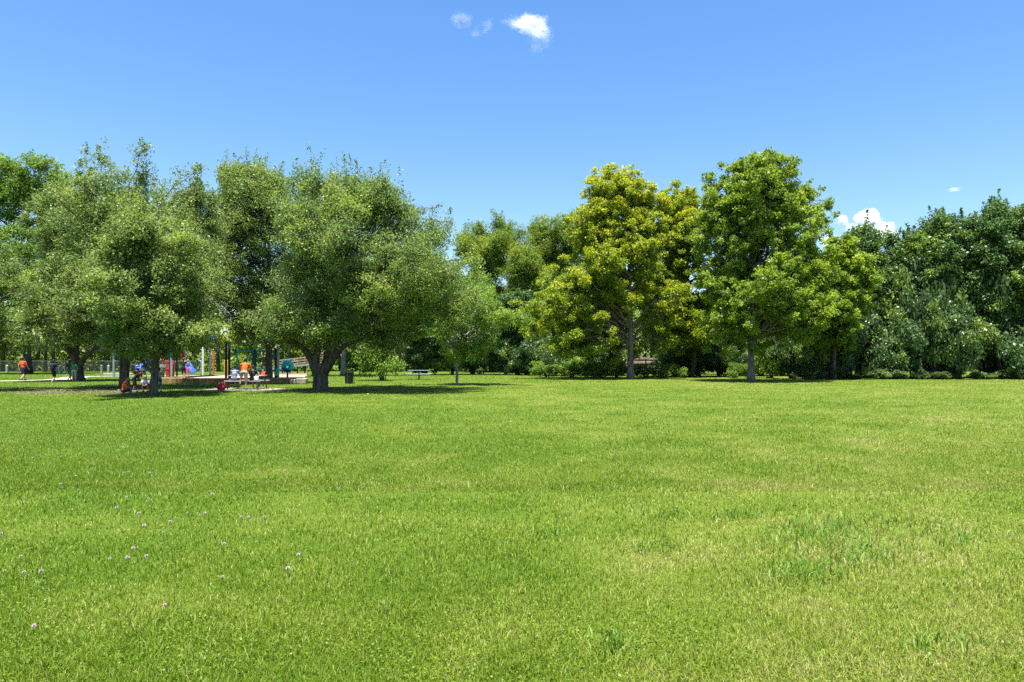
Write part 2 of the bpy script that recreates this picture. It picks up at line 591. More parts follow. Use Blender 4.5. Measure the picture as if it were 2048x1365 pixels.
# small young tree
b = G(914, 770); d = b[1]
lob = outline_lobes([(545, 890, 960), (575, 860, 1000), (620, 845, 1030), (660, 850, 1040), (690, 865, 990), (712, 905, 975)],
                    d, b, 60, .5, depth=.9)
build_tree('young_tree', 'small young tree with a slim pale trunk standing alone on the lawn', 'tree', b,
           [(0, 0, -.05), (.0, 0, .8), (-.03, 0, 1.9), (0, 0, 4), (.1, 0, 5.6)], [.09, .08, .075, .05, .02], lob,
           dict(n_leaves=int(21000 * LK), leaf=.115, wid=.058, mat=L_SHRUB, clump_r=.34, per_lobe=9, tint_p=.5, droop=.5),
           B_PALE, limb_r=.04, fork=.4, n_limbs=28, sides=8, flare=1.2)

# yellow sycamore
def yel(zc, k):
    return lambda C, t: t * .7 + np.clip((C[:, 2] - zc) * k, 0, .4)
b = G(1261, 758); d = b[1]
lob = outline_lobes([(352, 1195, 1300), (385, 1180, 1315), (430, 1150, 1312), (480, 1120, 1330), (540, 1090, 1350), (600, 1065, 1355),
                     (650, 1060, 1350), (685, 1085, 1335), (705, 1110, 1290)], d, b, 190, .8, depth=.85, shell=.2, open_=.85,
                    spires=[(1222, 338, 70, 3), (1278, 340, 70, 3), (1190, 365, 40, 2), (1310, 372, 36, 3), (1165, 405, 44, 2)])
lob = np.vstack([lob, [np.append(rel(x, y, d, b, dy), r) for x, y, dy, r in [(1112, 695, -2, .7), (1085, 650, -1.5, .8), (1135, 685, -2.5, .7), (1225, 728, -1, .35), (1160, 705, -1.5, .6), (1310, 700, -1.5, .6), (1335, 680, -1, .7)]]])
build_tree('sycamore', 'yellow-tinged sycamore with a tall straight scaly trunk', 'tree', b,
           [(0, 0, -.1), (0, 0, 1.5), (.0, 0, 4), (-.1, 0, 8), (.0, 0, 12), (.1, 0, 15.5)], [.27, .235, .21, .16, .10, .04], lob,
           dict(n_leaves=int(108000 * LK), leaf=.145, wid=.12, mat=L_SYCY, clump_r=.42, per_lobe=8, tint_p=.3, up=.3, spread=1.45, tint_fn=yel(9, .09)),
           B_SYC, limb_r=.12, fork=.2, group='sycamores at the edge of the lawn', n_limbs=60, sides=10, flare=1.45)

# green sycamore
b = G(1502, 763); d = b[1]
lob = outline_lobes([(318, 1475, 1580), (350, 1440, 1590), (395, 1415, 1600), (440, 1405, 1610), (500, 1400, 1625), (550, 1390, 1660), (600, 1385, 1680),
                     (640, 1395, 1670), (672, 1415, 1600), (692, 1435, 1500)], d, b, 215, .78, depth=.9, shell=.2, open_=.5,
                    spires=[(1490, 305, 56, 3), (1542, 306, 48, 3), (1578, 318, 36, 3), (1440, 340, 46, 3), (1420, 385, 40, 3)])
lob = np.vstack([lob, [np.append(rel(x, y, d, b, dy), r) for x, y, dy, r in
                       [(1632, 400, .3, .9), (1640, 440, 0, 1.0), (1630, 480, -.3, .9), (1612, 385, .2, .8), (1450, 706, -1.5, .55), (1420, 690, -1, .6), (1565, 690, -1.5, .6), (1600, 672, -1, .7), (1605, 440, .4, .9), (1625, 520, 0, .9)]]])
build_tree('sycamore', 'tallest sycamore, deep green with light tips, on a grey trunk', 'tree', b,
           [(0, 0, -.1), (0, 0, 1.5), (.05, 0, 4), (.1, 0, 8), (.2, 0, 12), (.6, 0, 15.2)], [.25, .215, .20, .15, .10, .04], lob,
           dict(n_leaves=int(120000 * LK), leaf=.14, wid=.118, mat=L_SYCG, spread=1.45, clump_r=.38, per_lobe=8, tint_p=.22, up=.35),
           B_SYC, limb_r=.11, fork=.22, group='sycamores at the edge of the lawn', n_limbs=60, sides=10, flare=1.4)

# middle sycamore
b = G(1382, 754.5); d = b[1]
lob = outline_lobes([(378, 1345, 1388), (405, 1325, 1400), (450, 1312, 1410), (500, 1285, 1430), (600, 1275, 1455), (660, 1290, 1465), (690, 1320, 1430)],
                    d, b, 135, .88, depth=1.0, open_=.4, spires=[(1362, 364, 46, 3), (1388, 378, 34, 2), (1330, 386, 36, 3)])
build_tree('sycamore', 'narrow olive-green sycamore half hidden between the two bigger ones', 'tree', b,
           [(0, 0, -.1), (.3, 0, 1.5), (.0, 0, 4), (-.4, 0, 8), (-.7, 0, 12), (-.8, 0, 15)], [.22, .19, .17, .13, .09, .04], lob,
           dict(n_leaves=int(76000 * LK), leaf=.15, wid=.125, mat=L_SYCY, clump_r=.42, per_lobe=8, tint_p=.2, up=.3, spread=1.45, tint_fn=yel(11, .06)),
           B_DARK, limb_r=.10, fork=.3, group='sycamores at the edge of the lawn', n_limbs=36)

# bright right sycamore
b = G(1668, 759.5); d = b[1]
lob = outline_lobes([(486, 1655, 1715), (520, 1635, 1730), (570, 1610, 1738), (620, 1600, 1735), (665, 1605, 1705), (690, 1630, 1680)],
                    d, b, 90, .75, depth=.9)
build_tree('sycamore', 'low bright yellow-green sycamore at the edge of the dark right woods', 'tree', b,
           [(0, 0, -.1), (0, 0, 2), (.1, 0, 5), (.1, 0, 9)], [.18, .15, .12, .04], lob,
           dict(n_leaves=int(56000 * LK), leaf=.165, wid=.14, mat=L_SYCG, spread=1.4, clump_r=.38, per_lobe=8, tint_p=.35, up=.4),
           B_DARK, limb_r=.09, fork=.3, group='sycamores at the edge of the lawn', n_limbs=28)

# tree at the far left behind the oaks
b = np.array([P(55, 718, 74)[0], 74, 0.0]); d = 74
lob = outline_lobes([(310, 20, 100), (345, -20, 132), (400, -60, 142), (480, -80, 150), (560, -80, 160), (650, -60, 160)], d, b, 90, 1.5, depth=.8)
build_tree('broadleaf_tree', 'dense rounded tree rising behind the oaks in the left corner', 'tree', b,
           [(0, 0, -.1), (0, 0, 5), (.1, 0, 10), (.1, 0, 17)], [.4, .35, .25, .08], lob,
           dict(n_leaves=int(60000 * LK), leaf=.24, wid=.12, mat=L_SHRUB, clump_r=.7, per_lobe=11, tint_p=.06, up=.4, droop=.6),
           B_DARK, limb_r=.12, fork=.3, n_limbs=20)

# soft willowy trees seen in the gap
for (bx, rows, lab, tp) in [
    (985, [(440, 925, 1030), (465, 905, 1045), (500, 900, 1045), (540, 930, 1020), (600, 920, 1040), (660, 930, 1040)],
     'soft feathery tree with two rounded tops in the gap right of the oaks', [(990, 422, 50, 2), (935, 436, 44, 2), (1035, 452, 30, 2)]),
    (1050, [(495, 1030, 1075), (520, 1020, 1085), (560, 1020, 1085), (620, 1020, 1090), (670, 1020, 1090)],
     'shorter feathery tree below and right of the two-topped one', []),
    (1110, [(440, 1080, 1130), (470, 1065, 1150), (520, 1060, 1160), (600, 1060, 1160), (660, 1060, 1160)],
     'grey-green feathery tree behind the left side of the yellow sycamore', [(1090, 424, 40, 2), (1140, 422, 44, 2)])]:
    d = 82.0 if bx != 1050 else 78.0
    b = np.array([P(bx, 718, d)[0], d, 0.0])
    lob = outline_lobes(rows, d, b, 34, 1.35, depth=.9, spires=tp)
    build_tree('willow_tree', lab, 'tree', b, [(0, 0, -.1), (.2, 0, 5), (0, 0, 10), (.1, 0, 15)], [.35, .3, .2, .06], lob,
               dict(n_leaves=int(36000 * LK), leaf=.34, wid=.07, mat=L_FAR, clump_r=.75, per_lobe=11, tint_p=.2, up=.2, droop=1.0),
               B_DARK, limb_r=.12, fork=.35, n_limbs=16, group='feathery trees far behind the lawn')

# dark understorey trees between the lawn and the far woods
for (px, dd, rows, lab) in [
    (850, 69, [(585, 815, 880), (620, 800, 900), (680, 795, 905), (735, 810, 895)], 'dark round tree behind the leafy bush and green table'),
    (945, 71, [(565, 910, 985), (610, 890, 1000), (680, 890, 1005), (735, 900, 990)], 'dark tree standing behind the small young tree'),
    (1035, 69, [(590, 1005, 1070), (630, 985, 1085), (690, 985, 1090), (738, 995, 1080)], 'dark tree in the shaded gap left of the yellow sycamore'),
    (1180, 72, [(575, 1140, 1225), (630, 1120, 1240), (690, 1125, 1240), (735, 1135, 1230)], 'dark tree right behind the boughs of the yellow sycamore'),
    (1325, 73, [(560, 1285, 1365), (610, 1275, 1380), (665, 1280, 1375), (700, 1300, 1360)], 'dark high-crowned tree behind the gap between yellow and green sycamores'),
    (1440, 71, [(590, 1400, 1480), (640, 1390, 1490), (690, 1395, 1490), (730, 1400, 1480)], 'dark tree behind the left side of the green sycamore'),
    (1565, 66, [(560, 1525, 1610), (620, 1510, 1625), (690, 1510, 1620), (740, 1520, 1610)], 'dark tree behind the right side of the green sycamore')]:
    b = np.array([P(px, 718, dd)[0], dd, 0.0])
    lob = outline_lobes(rows, dd, b, 44, 1.1, depth=.8)
    build_tree('woodland_tree', lab, 'tree', b, [(0, 0, -.1), (.1, 0, 2), (0, 0, 4.5), (.1, 0, 7)], [.22, .18, .13, .05], lob,
               dict(n_leaves=int(30000 * LK), leaf=.2, wid=.115, mat=L_DARK, clump_r=.55, per_lobe=11, tint_p=.1, up=.5),
               B_DARK, limb_r=.09, fork=.25, n_limbs=18, group='dark trees behind the middle of the lawn')

# dark woods on the right: each tree of its own
for (px, dd, rows, lab, sp) in [
    (1716, 60, [(462, 1700, 1735), (500, 1680, 1760), (560, 1670, 1770), (640, 1660, 1780), (700, 1670, 1770)],
     'dark broad-leaved tree just right of the green sycamore', [(1722, 452, 34, 2), (1700, 500, 30, 2)]),
    (1795, 60, [(478, 1770, 1830), (520, 1745, 1860), (580, 1735, 1880), (650, 1730, 1880), (710, 1745, 1870)],
     'dark rounded tree with yellow tips in the dip of the right woods', [(1775, 466, 30, 2), (1800, 468, 34, 2)]),
    (1885, 59, [(440, 1850, 1910), (480, 1820, 1940), (540, 1805, 1960), (620, 1800, 1970), (700, 1810, 1960)],
     'windblown dark tree with a pointed shoulder in the middle of the right woods', [(1880, 426, 50, 2), (1930, 432, 40, 2)]),
    (1975, 58, [(430, 1935, 2030), (470, 1915, 2060), (540, 1900, 2080), (620, 1900, 2090), (700, 1910, 2080)],
     'tall dark tree with ragged shoots on top at the right edge', [(1970, 410, 40, 2), (2005, 402, 44, 3), (2040, 412, 34, 2)]),
    (2085, 57, [(420, 2040, 2130), (470, 2020, 2160), (560, 2000, 2180), (650, 2000, 2180), (710, 2020, 2160)],
     'dark tree cut off by the right side of the picture', [(2060, 400, 50, 2)])]:
    b = np.array([P(px, 718, dd)[0], dd, 0.0])
    lob = outline_lobes(rows, dd, b, 80, 1.05, depth=.85, spires=sp)
    build_tree('woodland_tree', lab, 'tree', b, [(0, 0, -.1), (.1, 0, 3), (0, 0, 7), (.1, 0, 12)], [.25, .22, .16, .05], lob,
               dict(n_leaves=int(56000 * LK), leaf=.19, wid=.11, mat=L_DARK, clump_r=.55, per_lobe=12, tint_p=.13, up=.5, sprig=.2, wind=(.25, -.2, .1)),
               B_DARK, limb_r=.10, fork=.25, n_limbs=26, group='dark trees of the right woods')


# ------------------------------------------------------------------ shrubs and undergrowth (one object each)
def shrub_protos(n, mat, leaf, wid, nl, cr):
    out = []
    for k in range(n):
        lobes = []
        for i in range(9):
            a = R.uniform(0, 2 * np.pi); r = math.sqrt(R.random()) * .62
            z = .22 + .6 * R.random() * (1 - r * .6)
            lobes.append((r * math.cos(a), r * math.sin(a), z, .22 + .12 * R.random()))
        T = Tubes()
        for l in lobes:
            T.add(curve_pts(np.array([l[0] * .15, l[1] * .15, -.03]), np.array([l[0] * .3, l[1] * .3, l[2] * .6]), np.array(l[:3]), 5),
                  np.linspace(.02, .006, 5), 5, caps=False)
        cm = crown_mesh('foliage', lobes, nl, leaf, wid, mat, clump_r=cr, per_lobe=8, tint_p=.25, up=.5)
        out.append((cm, T.mesh('stem', B_DARK)))
    return out


L_BUSH = leaf_mat('bush_leaf', [(.03, .07, .022), (.06, .12, .034), (.12, .20, .062)], (.19, .29, .06), .36, .4, .5)
S_DK = shrub_protos(3, L_BUSH, .05, .032, 9500, .16)
S_GR = shrub_protos(3, L_SHRUB, .06, .036, 5500, .16)


def shrub(proto, px, py, wpx, hpx, label, name='shrub', group=None, dy=0.0, dep=1.0):
    g = G(px, py)
    g[1] += dy
    g[0] = (px - 1024) / F * g[1]
    sx = wpx / F * g[1] / 1.7
    sz = hpx / F * g[1] / 1.08
    t = thing(name, label, 'shrub', g, group=group)
    ang = R.uniform(0, 6.28)
    for nm, me in (('foliage', proto[0]), ('stem', proto[1])):
        o = link(nm, me, t)
        o.rotation_euler = (0, 0, ang)
        o.scale = (sx, sx * dep, sz)
    return t


shrub(S_GR[0], 768, 761, 125, 118, 'bushy low tree clothed in leaves to the ground beside the green table', name='bush')
lowrow = [
    (1095, 754.5, 84, 40), (1140, 755, 96, 46), (1190, 756, 92, 46), (1230, 756, 72, 42), (1292, 756, 76, 34), (1330, 756.5, 66, 40), (1365, 756, 50, 34)]
for i, a in enumerate(lowrow):
    shrub(S_GR[i % 3], *a, 'low pale green shrub in the row along the lawn edge by the yellow sycamore', group='low pale shrubs behind the sycamores')
darkrow = [(850, 752, 90, 80), (905, 751.5, 80, 90), (960, 751.5, 90, 85), (1010, 752, 80, 90), (1060, 753, 90, 85), (1110, 753, 100, 90), (1165, 753.5, 90, 80),
           (1230, 753, 60, 90), (1350, 754, 60, 60), (1400, 754.5, 90, 55), (1450, 755, 80, 60)]
darkrow += [(px, 754.2, 95, 62 + 12 * (k % 4)) for k, px in enumerate(range(1130, 1660, 44)) if not 1255 < px < 1330]
for i, a in enumerate(darkrow):
    shrub(S_DK[i % 3], *a, 'dark evergreen bush in the hedge-like row behind the lawn', name='bush', group='dark bushes behind the lawn', dy=3.0)
shrub(S_GR[1], 1545, 757, 90, 90, 'olive-green bush right of the green sycamore trunk', name='bush')
shrub(S_GR[2], 1470, 757, 60, 40, 'small pale bush left of the green sycamore trunk', name='bush')
edge = [(1590, 120, 120, 1.5), (1655, 140, 140, 1.8), (1720, 150, 165, 2.0), (1790, 150, 150, 1.6), (1850, 160, 185, 2.2), (1925, 160, 170, 1.7), (2000, 160, 175, 2.1), (2075, 160, 170, 1.7), (2150, 160, 170, 2),
        (1690, 150, 210, 4.5), (1760, 160, 230, 5), (1830, 160, 240, 4.6), (1900, 170, 250, 5.2), (1970, 170, 260, 4.8), (2040, 170, 260, 5)]
for i, (px, w_, h_, dy) in enumerate(edge):
    shrub(S_DK[(i + 1) % 3], px + R.normal() * 12, 759.5, w_ * R.uniform(.85, 1.25), h_ * R.uniform(.72, 1.2), 'large dark glossy bush forming the front of the right woods', name='bush', group='dark bushes in front of the right woods', dy=dy)
for i, px in enumerate(range(1600, 2120, 34)):
    shrub(S_DK[i % 3], px + R.normal() * 6, 759.2, 46 + 16 * R.random(), 14 + 12 * R.random(),
          'knee-high dark green plant clump at the foot of the right woods', name='plant_clump', group='plant clumps at the foot of the right woods')

# ------------------------------------------------------------------ far woodland mass behind everything
lobes = []
R = np.random.default_rng(99)
for x in np.arange(-78, 78, 2.6):
    h = 9.5 + 2.6 * math.sin(x * .21) + 1.6 * math.sin(x * .6 + 1)
    h += 1.2 if 3 < x < 32 else 0
    if -9 < x < 2: h -= 2
    for z in np.arange(.8, h, 2.3):
        for y in (89.5, 96.0):
            lobes.append((x + R.normal() * .5, y + R.normal() * 1.5, z + R.normal() * .4, R.uniform(1.5, 2.3)))
wm = crown_mesh('woodland', lobes, int(130000 * LK), .42, .26, L_FAR, clump_r=1.0, per_lobe=10, tint_p=.15, up=.4)
o = link('woodland', wm)
tag(o, 'far woods closing the view behind the playground and lawn', 'woods', kind='stuff')
T = Tubes()
for i in range(70):
    x = R.uniform(-75, 75); y = R.uniform(84, 98)
    T.add([(x, y, -.1), (x + R.normal() * .3, y, 3), (x + R.normal() * .5, y, 8)], [.22, .17, .08], 6)
o2 = link('woodland_trunks', T.mesh('woodland_trunks', B_DARK))
tag(o2, 'dim trunks inside the far woods', 'woods', kind='stuff')

# ------------------------------------------------------------------ ground and lawn
def vnoise(x, y, seed=0):
    xi, yi = np.floor(x).astype(np.int64), np.floor(y).astype(np.int64)
    fx, fy = x - xi, y - yi
    fx, fy = fx * fx * (3 - 2 * fx), fy * fy * (3 - 2 * fy)

    def h(a, b):
        v = (a * 374761393 + b * 668265263 + seed * 1274126177) & 0xffffffff
        v = ((v ^ (v >> 13)) * 1274126177) & 0xffffffff
        return ((v ^ (v >> 16)) & 0xffff) / 65535.0
    return (h(xi, yi) * (1 - fx) + h(xi + 1, yi) * fx) * (1 - fy) + (h(xi, yi + 1) * (1 - fx) + h(xi + 1, yi + 1) * fx) * fy


def fbm(x, y, s, seed):
    return .55 * vnoise(x * s, y * s, seed) + .28 * vnoise(x * s * 2.1, y * s * 2.1, seed + 3) + .17 * vnoise(x * s * 4.3, y * s * 4.3, seed + 7)


def dryness(x, y):
    """0 lush .. 1 straw: broad patches, the left side greener than the right"""
    side = np.clip((x / np.maximum(y, 2.0) + .35) * .55, -.06, .42)
    broad = fbm(x, y, .16, 11)
    fine = fbm(x, y, .9, 23)
    return np.clip(.02 + side * .75 + (broad - .40) * .5 + (fine - .5) * .7 + (fbm(x, y, 3.1, 57) - .5) * .5, 0, 1)


BED = (-23.2, -13.2, 45.0, 59.0)      # playground bed x0,x1,y0,y1


def bare(x, y):
    """worn earth under the oaks, 0..1"""
    e = np.zeros_like(x)
    for cx, cy_, rx, ry in ((-20, 34.5, 7, 3.2), (-14, 36.0, 3.6, 2.0), (-9.5, 35.5, 3.2, 1.8), (-21, 40, 6, 2.5)):
        e = np.maximum(e, 1 - ((x - cx) / rx) ** 2 - ((y - cy_) / ry) ** 2)
    return np.clip(e * 1.4, 0, 1) * np.clip((fbm(x, y, .8, 41) - .36) * 4, 0, 1)


def on_path(x, y):
    m = np.zeros(len(x), bool)
    for a, b_ in zip(PATH[:-1], PATH[1:]):
        a2, b2 = np.array(a), np.array(b_)
        v = b2 - a2
        t = np.clip(((x - a2[0]) * v[0] + (y - a2[1]) * v[1]) / (v @ v), 0, 1)
        m |= (x - a2[0] - t * v[0]) ** 2 + (y - a2[1] - t * v[1]) ** 2 < 1.05 ** 2
    return m


PATH = [(-46, 44), (-37.5, 49.5), (-34.8, 53.0), (-36.5, 58.0), (-38.0, 62.5), (-33, 65.5), (-24, 66.5), (-10, 67.5)]

# ground sheet: fine in the middle, out to the horizon
gx = np.concatenate([[-3000, -800, -300, -140], np.arange(-80, 80.1, .5), [140, 300, 800, 3000]])
gy = np.concatenate([[-600, -100, -20], np.arange(-4, 90.1, .5), [120, 200, 500, 1500, 6000]])
X, Y = np.meshgrid(gx, gy)
V = np.stack([X.ravel(), Y.ravel(), np.zeros(X.size)], -1)
nx, ny = len(gx), len(gy)
ii = (np.arange(ny - 1)[:, None] * nx + np.arange(nx - 1)[None, :]).ravel()
Fq = np.stack([ii, ii + 1, ii + nx + 1, ii + nx], -1)
gm, t, out = new_mat("lawn_soil")
bs = N(t, 'ShaderNodeBsdfPrincipled')
bs.inputs['Roughness'].default_value = .95
bs.inputs['Specular IOR Level'].default_value = .1
tc = N(t, 'ShaderNodeTexCoord')
at = N(t, 'ShaderNodeAttribute'); at.attribute_name = 'tint'
at2 = N(t, 'ShaderNodeAttribute'); at2.attribute_name = 'bare'
n1 = N(t, 'ShaderNodeTexNoise'); n1.inputs['Scale'].default_value = 9; n1.inputs['Detail'].default_value = 8; n1.inputs['Roughness'].default_value = .75
t.links.new(tc.outputs['Object'], n1.inputs['Vector'])
r1 = ramp(t, [(0.0, (.05, .095, .007)), (.45, (.09, .13, .014)), (1.0, (.17, .16, .05))])
ad = N(t, 'ShaderNodeMath', operation='MULTIPLY_ADD')
t.links.new(n1.outputs[0], ad.inputs[0]); ad.inputs[1].default_value = .9
sb = N(t, 'ShaderNodeMath', operation='SUBTRACT')
t.links.new(at.outputs['Fac'], sb.inputs[0]); sb.inputs[1].default_value = .45
t.links.new(sb.outputs[0], ad.inputs[2])
t.links.new(ad.outputs[0], r1.inputs[0])
r2 = ramp(t, [(.35, (.045, .036, .026)), (.6, (.11, .09, .066)), (.75, (.19, .16, .12))])
t.links.new(n1.outputs[0], r2.inputs[0])
mx = N(t, 'ShaderNodeMix', data_type='RGBA')
t.links.new(at2.outputs['Fac'], mx.inputs[0]); t.links.new(r1.outputs[0], mx.inputs[6]); t.links.new(r2.outputs[0], mx.inputs[7])
t.links.new(mx.outputs[2], bs.inputs['Base Color'])
bp = N(t, 'ShaderNodeBump'); bp.inputs['Strength'].default_value = .8; bp.inputs['Distance'].default_value = .03
t.links.new(n1.outputs[0], bp.inputs['Height']); t.links.new(bp.outputs[0], bs.inputs['Normal'])
t.links.new(bs.outputs[0], out.inputs[0])
me = mesh_np('ground', V, [Fq], gm, tint=dryness(V[:, 0], V[:, 1]))
a = me.attributes.new("bare", 'FLOAT', 'POINT'); a.data.foreach_set("value", bare(V[:, 0], V[:, 1]).astype(np.float32))
tag(link('ground', me), kind='structure')

# footpath
pm = plain('path_concrete', (.34, .30, .25), .9, .2, 3)
pp = resample([(x, y, 0) for x, y in PATH], 60)
tn = unit(np.gradient(pp, axis=0)); sd = np.stack([-tn[:, 1], tn[:, 0], np.zeros(60)], -1)
V = np.concatenate([pp + sd * .95, pp - sd * .95]); V[:, 2] = .012
k = np.arange(59)
tag(link('path', mesh_np('path', V, [np.stack([k, k + 60, k + 61, k + 1], -1)], pm)), kind='structure')

# grass blades
def grass_mat(name, stops, trans=.4):
    m, t, out = new_mat(name)
    at = N(t, 'ShaderNodeAttribute'); at.attribute_name = 'tint'
    g = N(t, 'ShaderNodeNewGeometry')
    ad = N(t, 'ShaderNodeMath', operation='MULTIPLY_ADD')
    t.links.new(g.outputs['Random Per Island'], ad.inputs[0]); ad.inputs[1].default_value = .30
    sb = N(t, 'ShaderNodeMath', operation='SUBTRACT'); sb.inputs[1].default_value = .15
    t.links.new(at.outputs['Fac'], sb.inputs[0]); t.links.new(sb.outputs[0], ad.inputs[2])
    r = ramp(t, stops)
    t.links.new(ad.outputs[0], r.inputs[0])
    b = N(t, 'ShaderNodeBsdfPrincipled')
    b.inputs['Roughness'].default_value = .5
    b.inputs['Specular IOR Level'].default_value = .35
    tr = N(t, 'ShaderNodeBsdfTranslucent')
    t.links.new(r.outputs[0], b.inputs['Base Color']); t.links.new(r.outputs[0], tr.inputs[0])
    ms = N(t, 'ShaderNodeMixShader'); ms.inputs[0].default_value = trans
    t.links.new(b.outputs[0], ms.inputs[1]); t.links.new(tr.outputs[0], ms.inputs[2])
    t.links.new(ms.outputs[0], out.inputs[0])
    return m


G_LAWN = grass_mat('grass_blade', [(0, (.115, .205, .008)), (.25, (.19, .272, .017)), (.5, (.275, .325, .048)), (.75, (.345, .352, .10)), (1, (.42, .36, .17))])
G_COARSE = grass_mat('coarse_blade', [(0, (.075, .18, .012)), (.5, (.14, .26, .02)), (1, (.26, .35, .06))], .4)


def blades(x, y, H, Wd, lean, tint, seg2):
    n = len(x)
    a = R.uniform(0, 2 * np.pi, n)
    la = R.uniform(0, 2 * np.pi, n)
    s = np.stack([np.cos(a), np.sin(a), np.zeros(n)], -1) * (Wd * .5)[:, None]
    ld = np.stack([np.cos(la), np.sin(la), np.zeros(n)], -1)
    p = np.stack([x, y, np.full(n, -.004)], -1)
    sl_, cl_ = np.sin(lean), np.cos(lean)
    up = np.array([0, 0, 1.0])
    tip = p + ld * (H * sl_)[:, None] + up * (H * cl_)[:, None]
    if seg2:
        mid = p + ld * (H * .42 * np.sin(lean * .6))[:, None] + up * (H * .58 * np.cos(lean * .6))[:, None]
        V = np.stack([p - s, p + s, mid + s * .8, mid - s * .8, tip], 1).reshape(-1, 3)
        k = np.arange(n) * 5
        return V, [np.stack([k, k + 1, k + 2, k + 3], -1), np.stack([k + 3, k + 2, k + 4], -1)], np.repeat(tint, 5)
    V = np.stack([p - s, p + s, tip], 1).reshape(-1, 3)
    k = np.arange(n) * 3
    return V, [np.stack([k, k + 1, k + 2], -1)], np.repeat(tint, 3)


def scatter(n, r0, r1):
    py = R.uniform(r0, r1, n)
    y = CAMH * F / (py - HZ)
    px = R.uniform(-330, 2380, n)
    return (px - 1024) / F * y, y


def lawn_set(n, r0, r1, seg2):
    x, y = scatter(n, r0, r1)
    keep = ~((x > BED[0]) & (x < BED[1] - (y - 45) * .3) & (y > BED[2]) & (y < BED[3])) & ~on_path(x, y) & (R.random(n) > bare(x, y) * .85)
    x, y = x[keep], y[keep]
    n = len(x)
    dr = dryness(x, y)
    tall = fbm(x, y, 1.7, 5)
    px_m = y / 700.0
    H = (.02 + .042 * R.random(n)) * (.45 + 1.1 * tall)
    H *= np.where(R.random(n) < .03, 1.7, 1.0)
    H = np.maximum(H, px_m * .9)
    Wd = np.maximum(.003 + .003 * R.random(n), px_m * .75)
    lean = R.uniform(.15, 1.35, n)
    ti = np.clip(dr + R.normal(size=n) * .14 + (R.random(n) < .07) * .5, 0, 1)
    return blades(x, y, H, Wd, lean, ti, seg2)


Vn, Fn, Tn = lawn_set(int(420000), 960, 1640, True)
Vf, Ff, Tf = lawn_set(int(640000), 748, 985, False)
o = link('grass', mesh_np('grass', np.concatenate([Vn, Vf]), [Fn[0], np.concatenate([Fn[1], Ff[0] + len(Vn)])], G_LAWN, tint=np.concatenate([Tn, Tf])))
tag(o, 'mown lawn grass covering the whole field', 'grass', kind='stuff')

# coarse broad-bladed weed grass in patches
xs, ys, hs = [], [], []
for px, py, wx, wy, n in ((1640, 1075, 130, 26, 420), (1600, 1150, 110, 26, 330), (1310, 1098, 60, 14, 110), (1130, 978, 60, 8, 80), (1320, 1032, 60, 10, 90), (1720, 1115, 90, 25, 230),
                          (890, 905, 60, 6, 70), (1085, 1072, 60, 10, 60), (1700, 1050, 120, 14, 240), (250, 955, 60, 9, 80), (180, 1005, 90, 14, 120), (450, 940, 60, 6, 60), (1900, 1080, 90, 30, 160),
                          (1230, 1300, 60, 24, 60), (1870, 1290, 90, 30, 80), (1470, 1035, 60, 10, 90)):
    qx = px + R.normal(size=n) * wx * .55
    qy = py + R.normal(size=n) * wy * .55
    yy = CAMH * F / (qy - HZ)
    xs.append((qx - 1024) / F * yy); ys.append(yy); hs.append(np.full(n, 1.0))
x, y = np.concatenate(xs), np.concatenate(ys)
n = len(x)
V, Fc, ti = blades(x, y, .07 + .09 * R.random(n), .007 + .006 * R.random(n), R.uniform(.4, 1.25, n), R.random(n) * .8, True)
tag(link('coarse_grass', mesh_np('coarse_grass', V, Fc, G_COARSE, tint=ti)), 'tufts of coarse broad-bladed grass in the near lawn', 'grass', kind='stuff')

# low clover leaves between the blades
x, y = scatter(36000, 860, 1640)
keep = fbm(x, y, .55, 71) + (x < 0) * .03 > .62
x, y = x[keep], y[keep]
n = len(x)
C = np.stack([x, y, .012 + .03 * R.random(n)], -1)
V, Fq = leaf_quads(C, unit(R.normal(size=(n, 3)) * .35 + np.array([0, 0, 1])), .011 + .008 * R.random(n), .011 + .007 * R.random(n), .1)
tag(link('clover_leaves', mesh_np('clover_leaves', V, [Fq], G_LAWN, tint=np.repeat(.0 + .2 * R.random(n), 4))), 'bright green clover leaves low in the lawn', 'clover', kind='stuff')

# fallen leaf litter and pale chips under the oaks
n = 5000
x = R.uniform(-36, -4, n); y = R.uniform(29, 44, n)
keep = R.random(n) < bare(x, y) * .9 + .06
x, y = x[keep], y[keep]; n = len(x)
V, Fq = leaf_quads(np.stack([x, y, .02 + .02 * R.random(n)], -1), unit(R.normal(size=(n, 3)) * .4 + np.array([0, 0, 1])), .10, .06)
tag(link('leaf_litter', mesh_np('leaf_litter', V, [Fq], leaf_mat('litter', [(.10, .075, .05), (.18, .15, .10), (.30, .27, .21)], (.2, .25, .1), .1, .7, .2), tint=np.zeros(n * 4))),
    'dry fallen leaves scattered on the worn ground under the oaks', 'leaf litter', kind='stuff')

# clover flowers, one object each
FL = [(62, 1252), (580, 1137), (330, 1210), (39, 1113), (7, 1142), (49, 1145), (79, 1142), (217, 1118), (257, 1114), (292, 1112), (266, 1097), (449, 1088), (327, 1065), (597, 1109),
      (513, 1084), (3, 1067), (289, 1050), (340, 1044), (376, 1026), (409, 1027), (481, 1034), (497, 1035), (528, 1034), (260, 1021), (281, 1026), (235, 1015), (297, 997), (249, 995),
      (427, 988), (338, 975), (152, 952), (118, 968), (248, 945), (257, 944), (300, 945), (186, 924), (65, 916), (123, 913), (74, 878), (205, 888), (227, 887), (245, 895), (340, 885),
      (355, 876), (378, 885), (406, 880), (505, 887), (564, 887), (577, 912), (566, 941), (678, 977), (745, 957), (441, 1154)]
M_PETAL = plain('clover_petal', (.66, .52, .58), .6, .35, 90)
M_STEM = plain('clover_stem', (.10, .20, .03), .6, .2, 20)


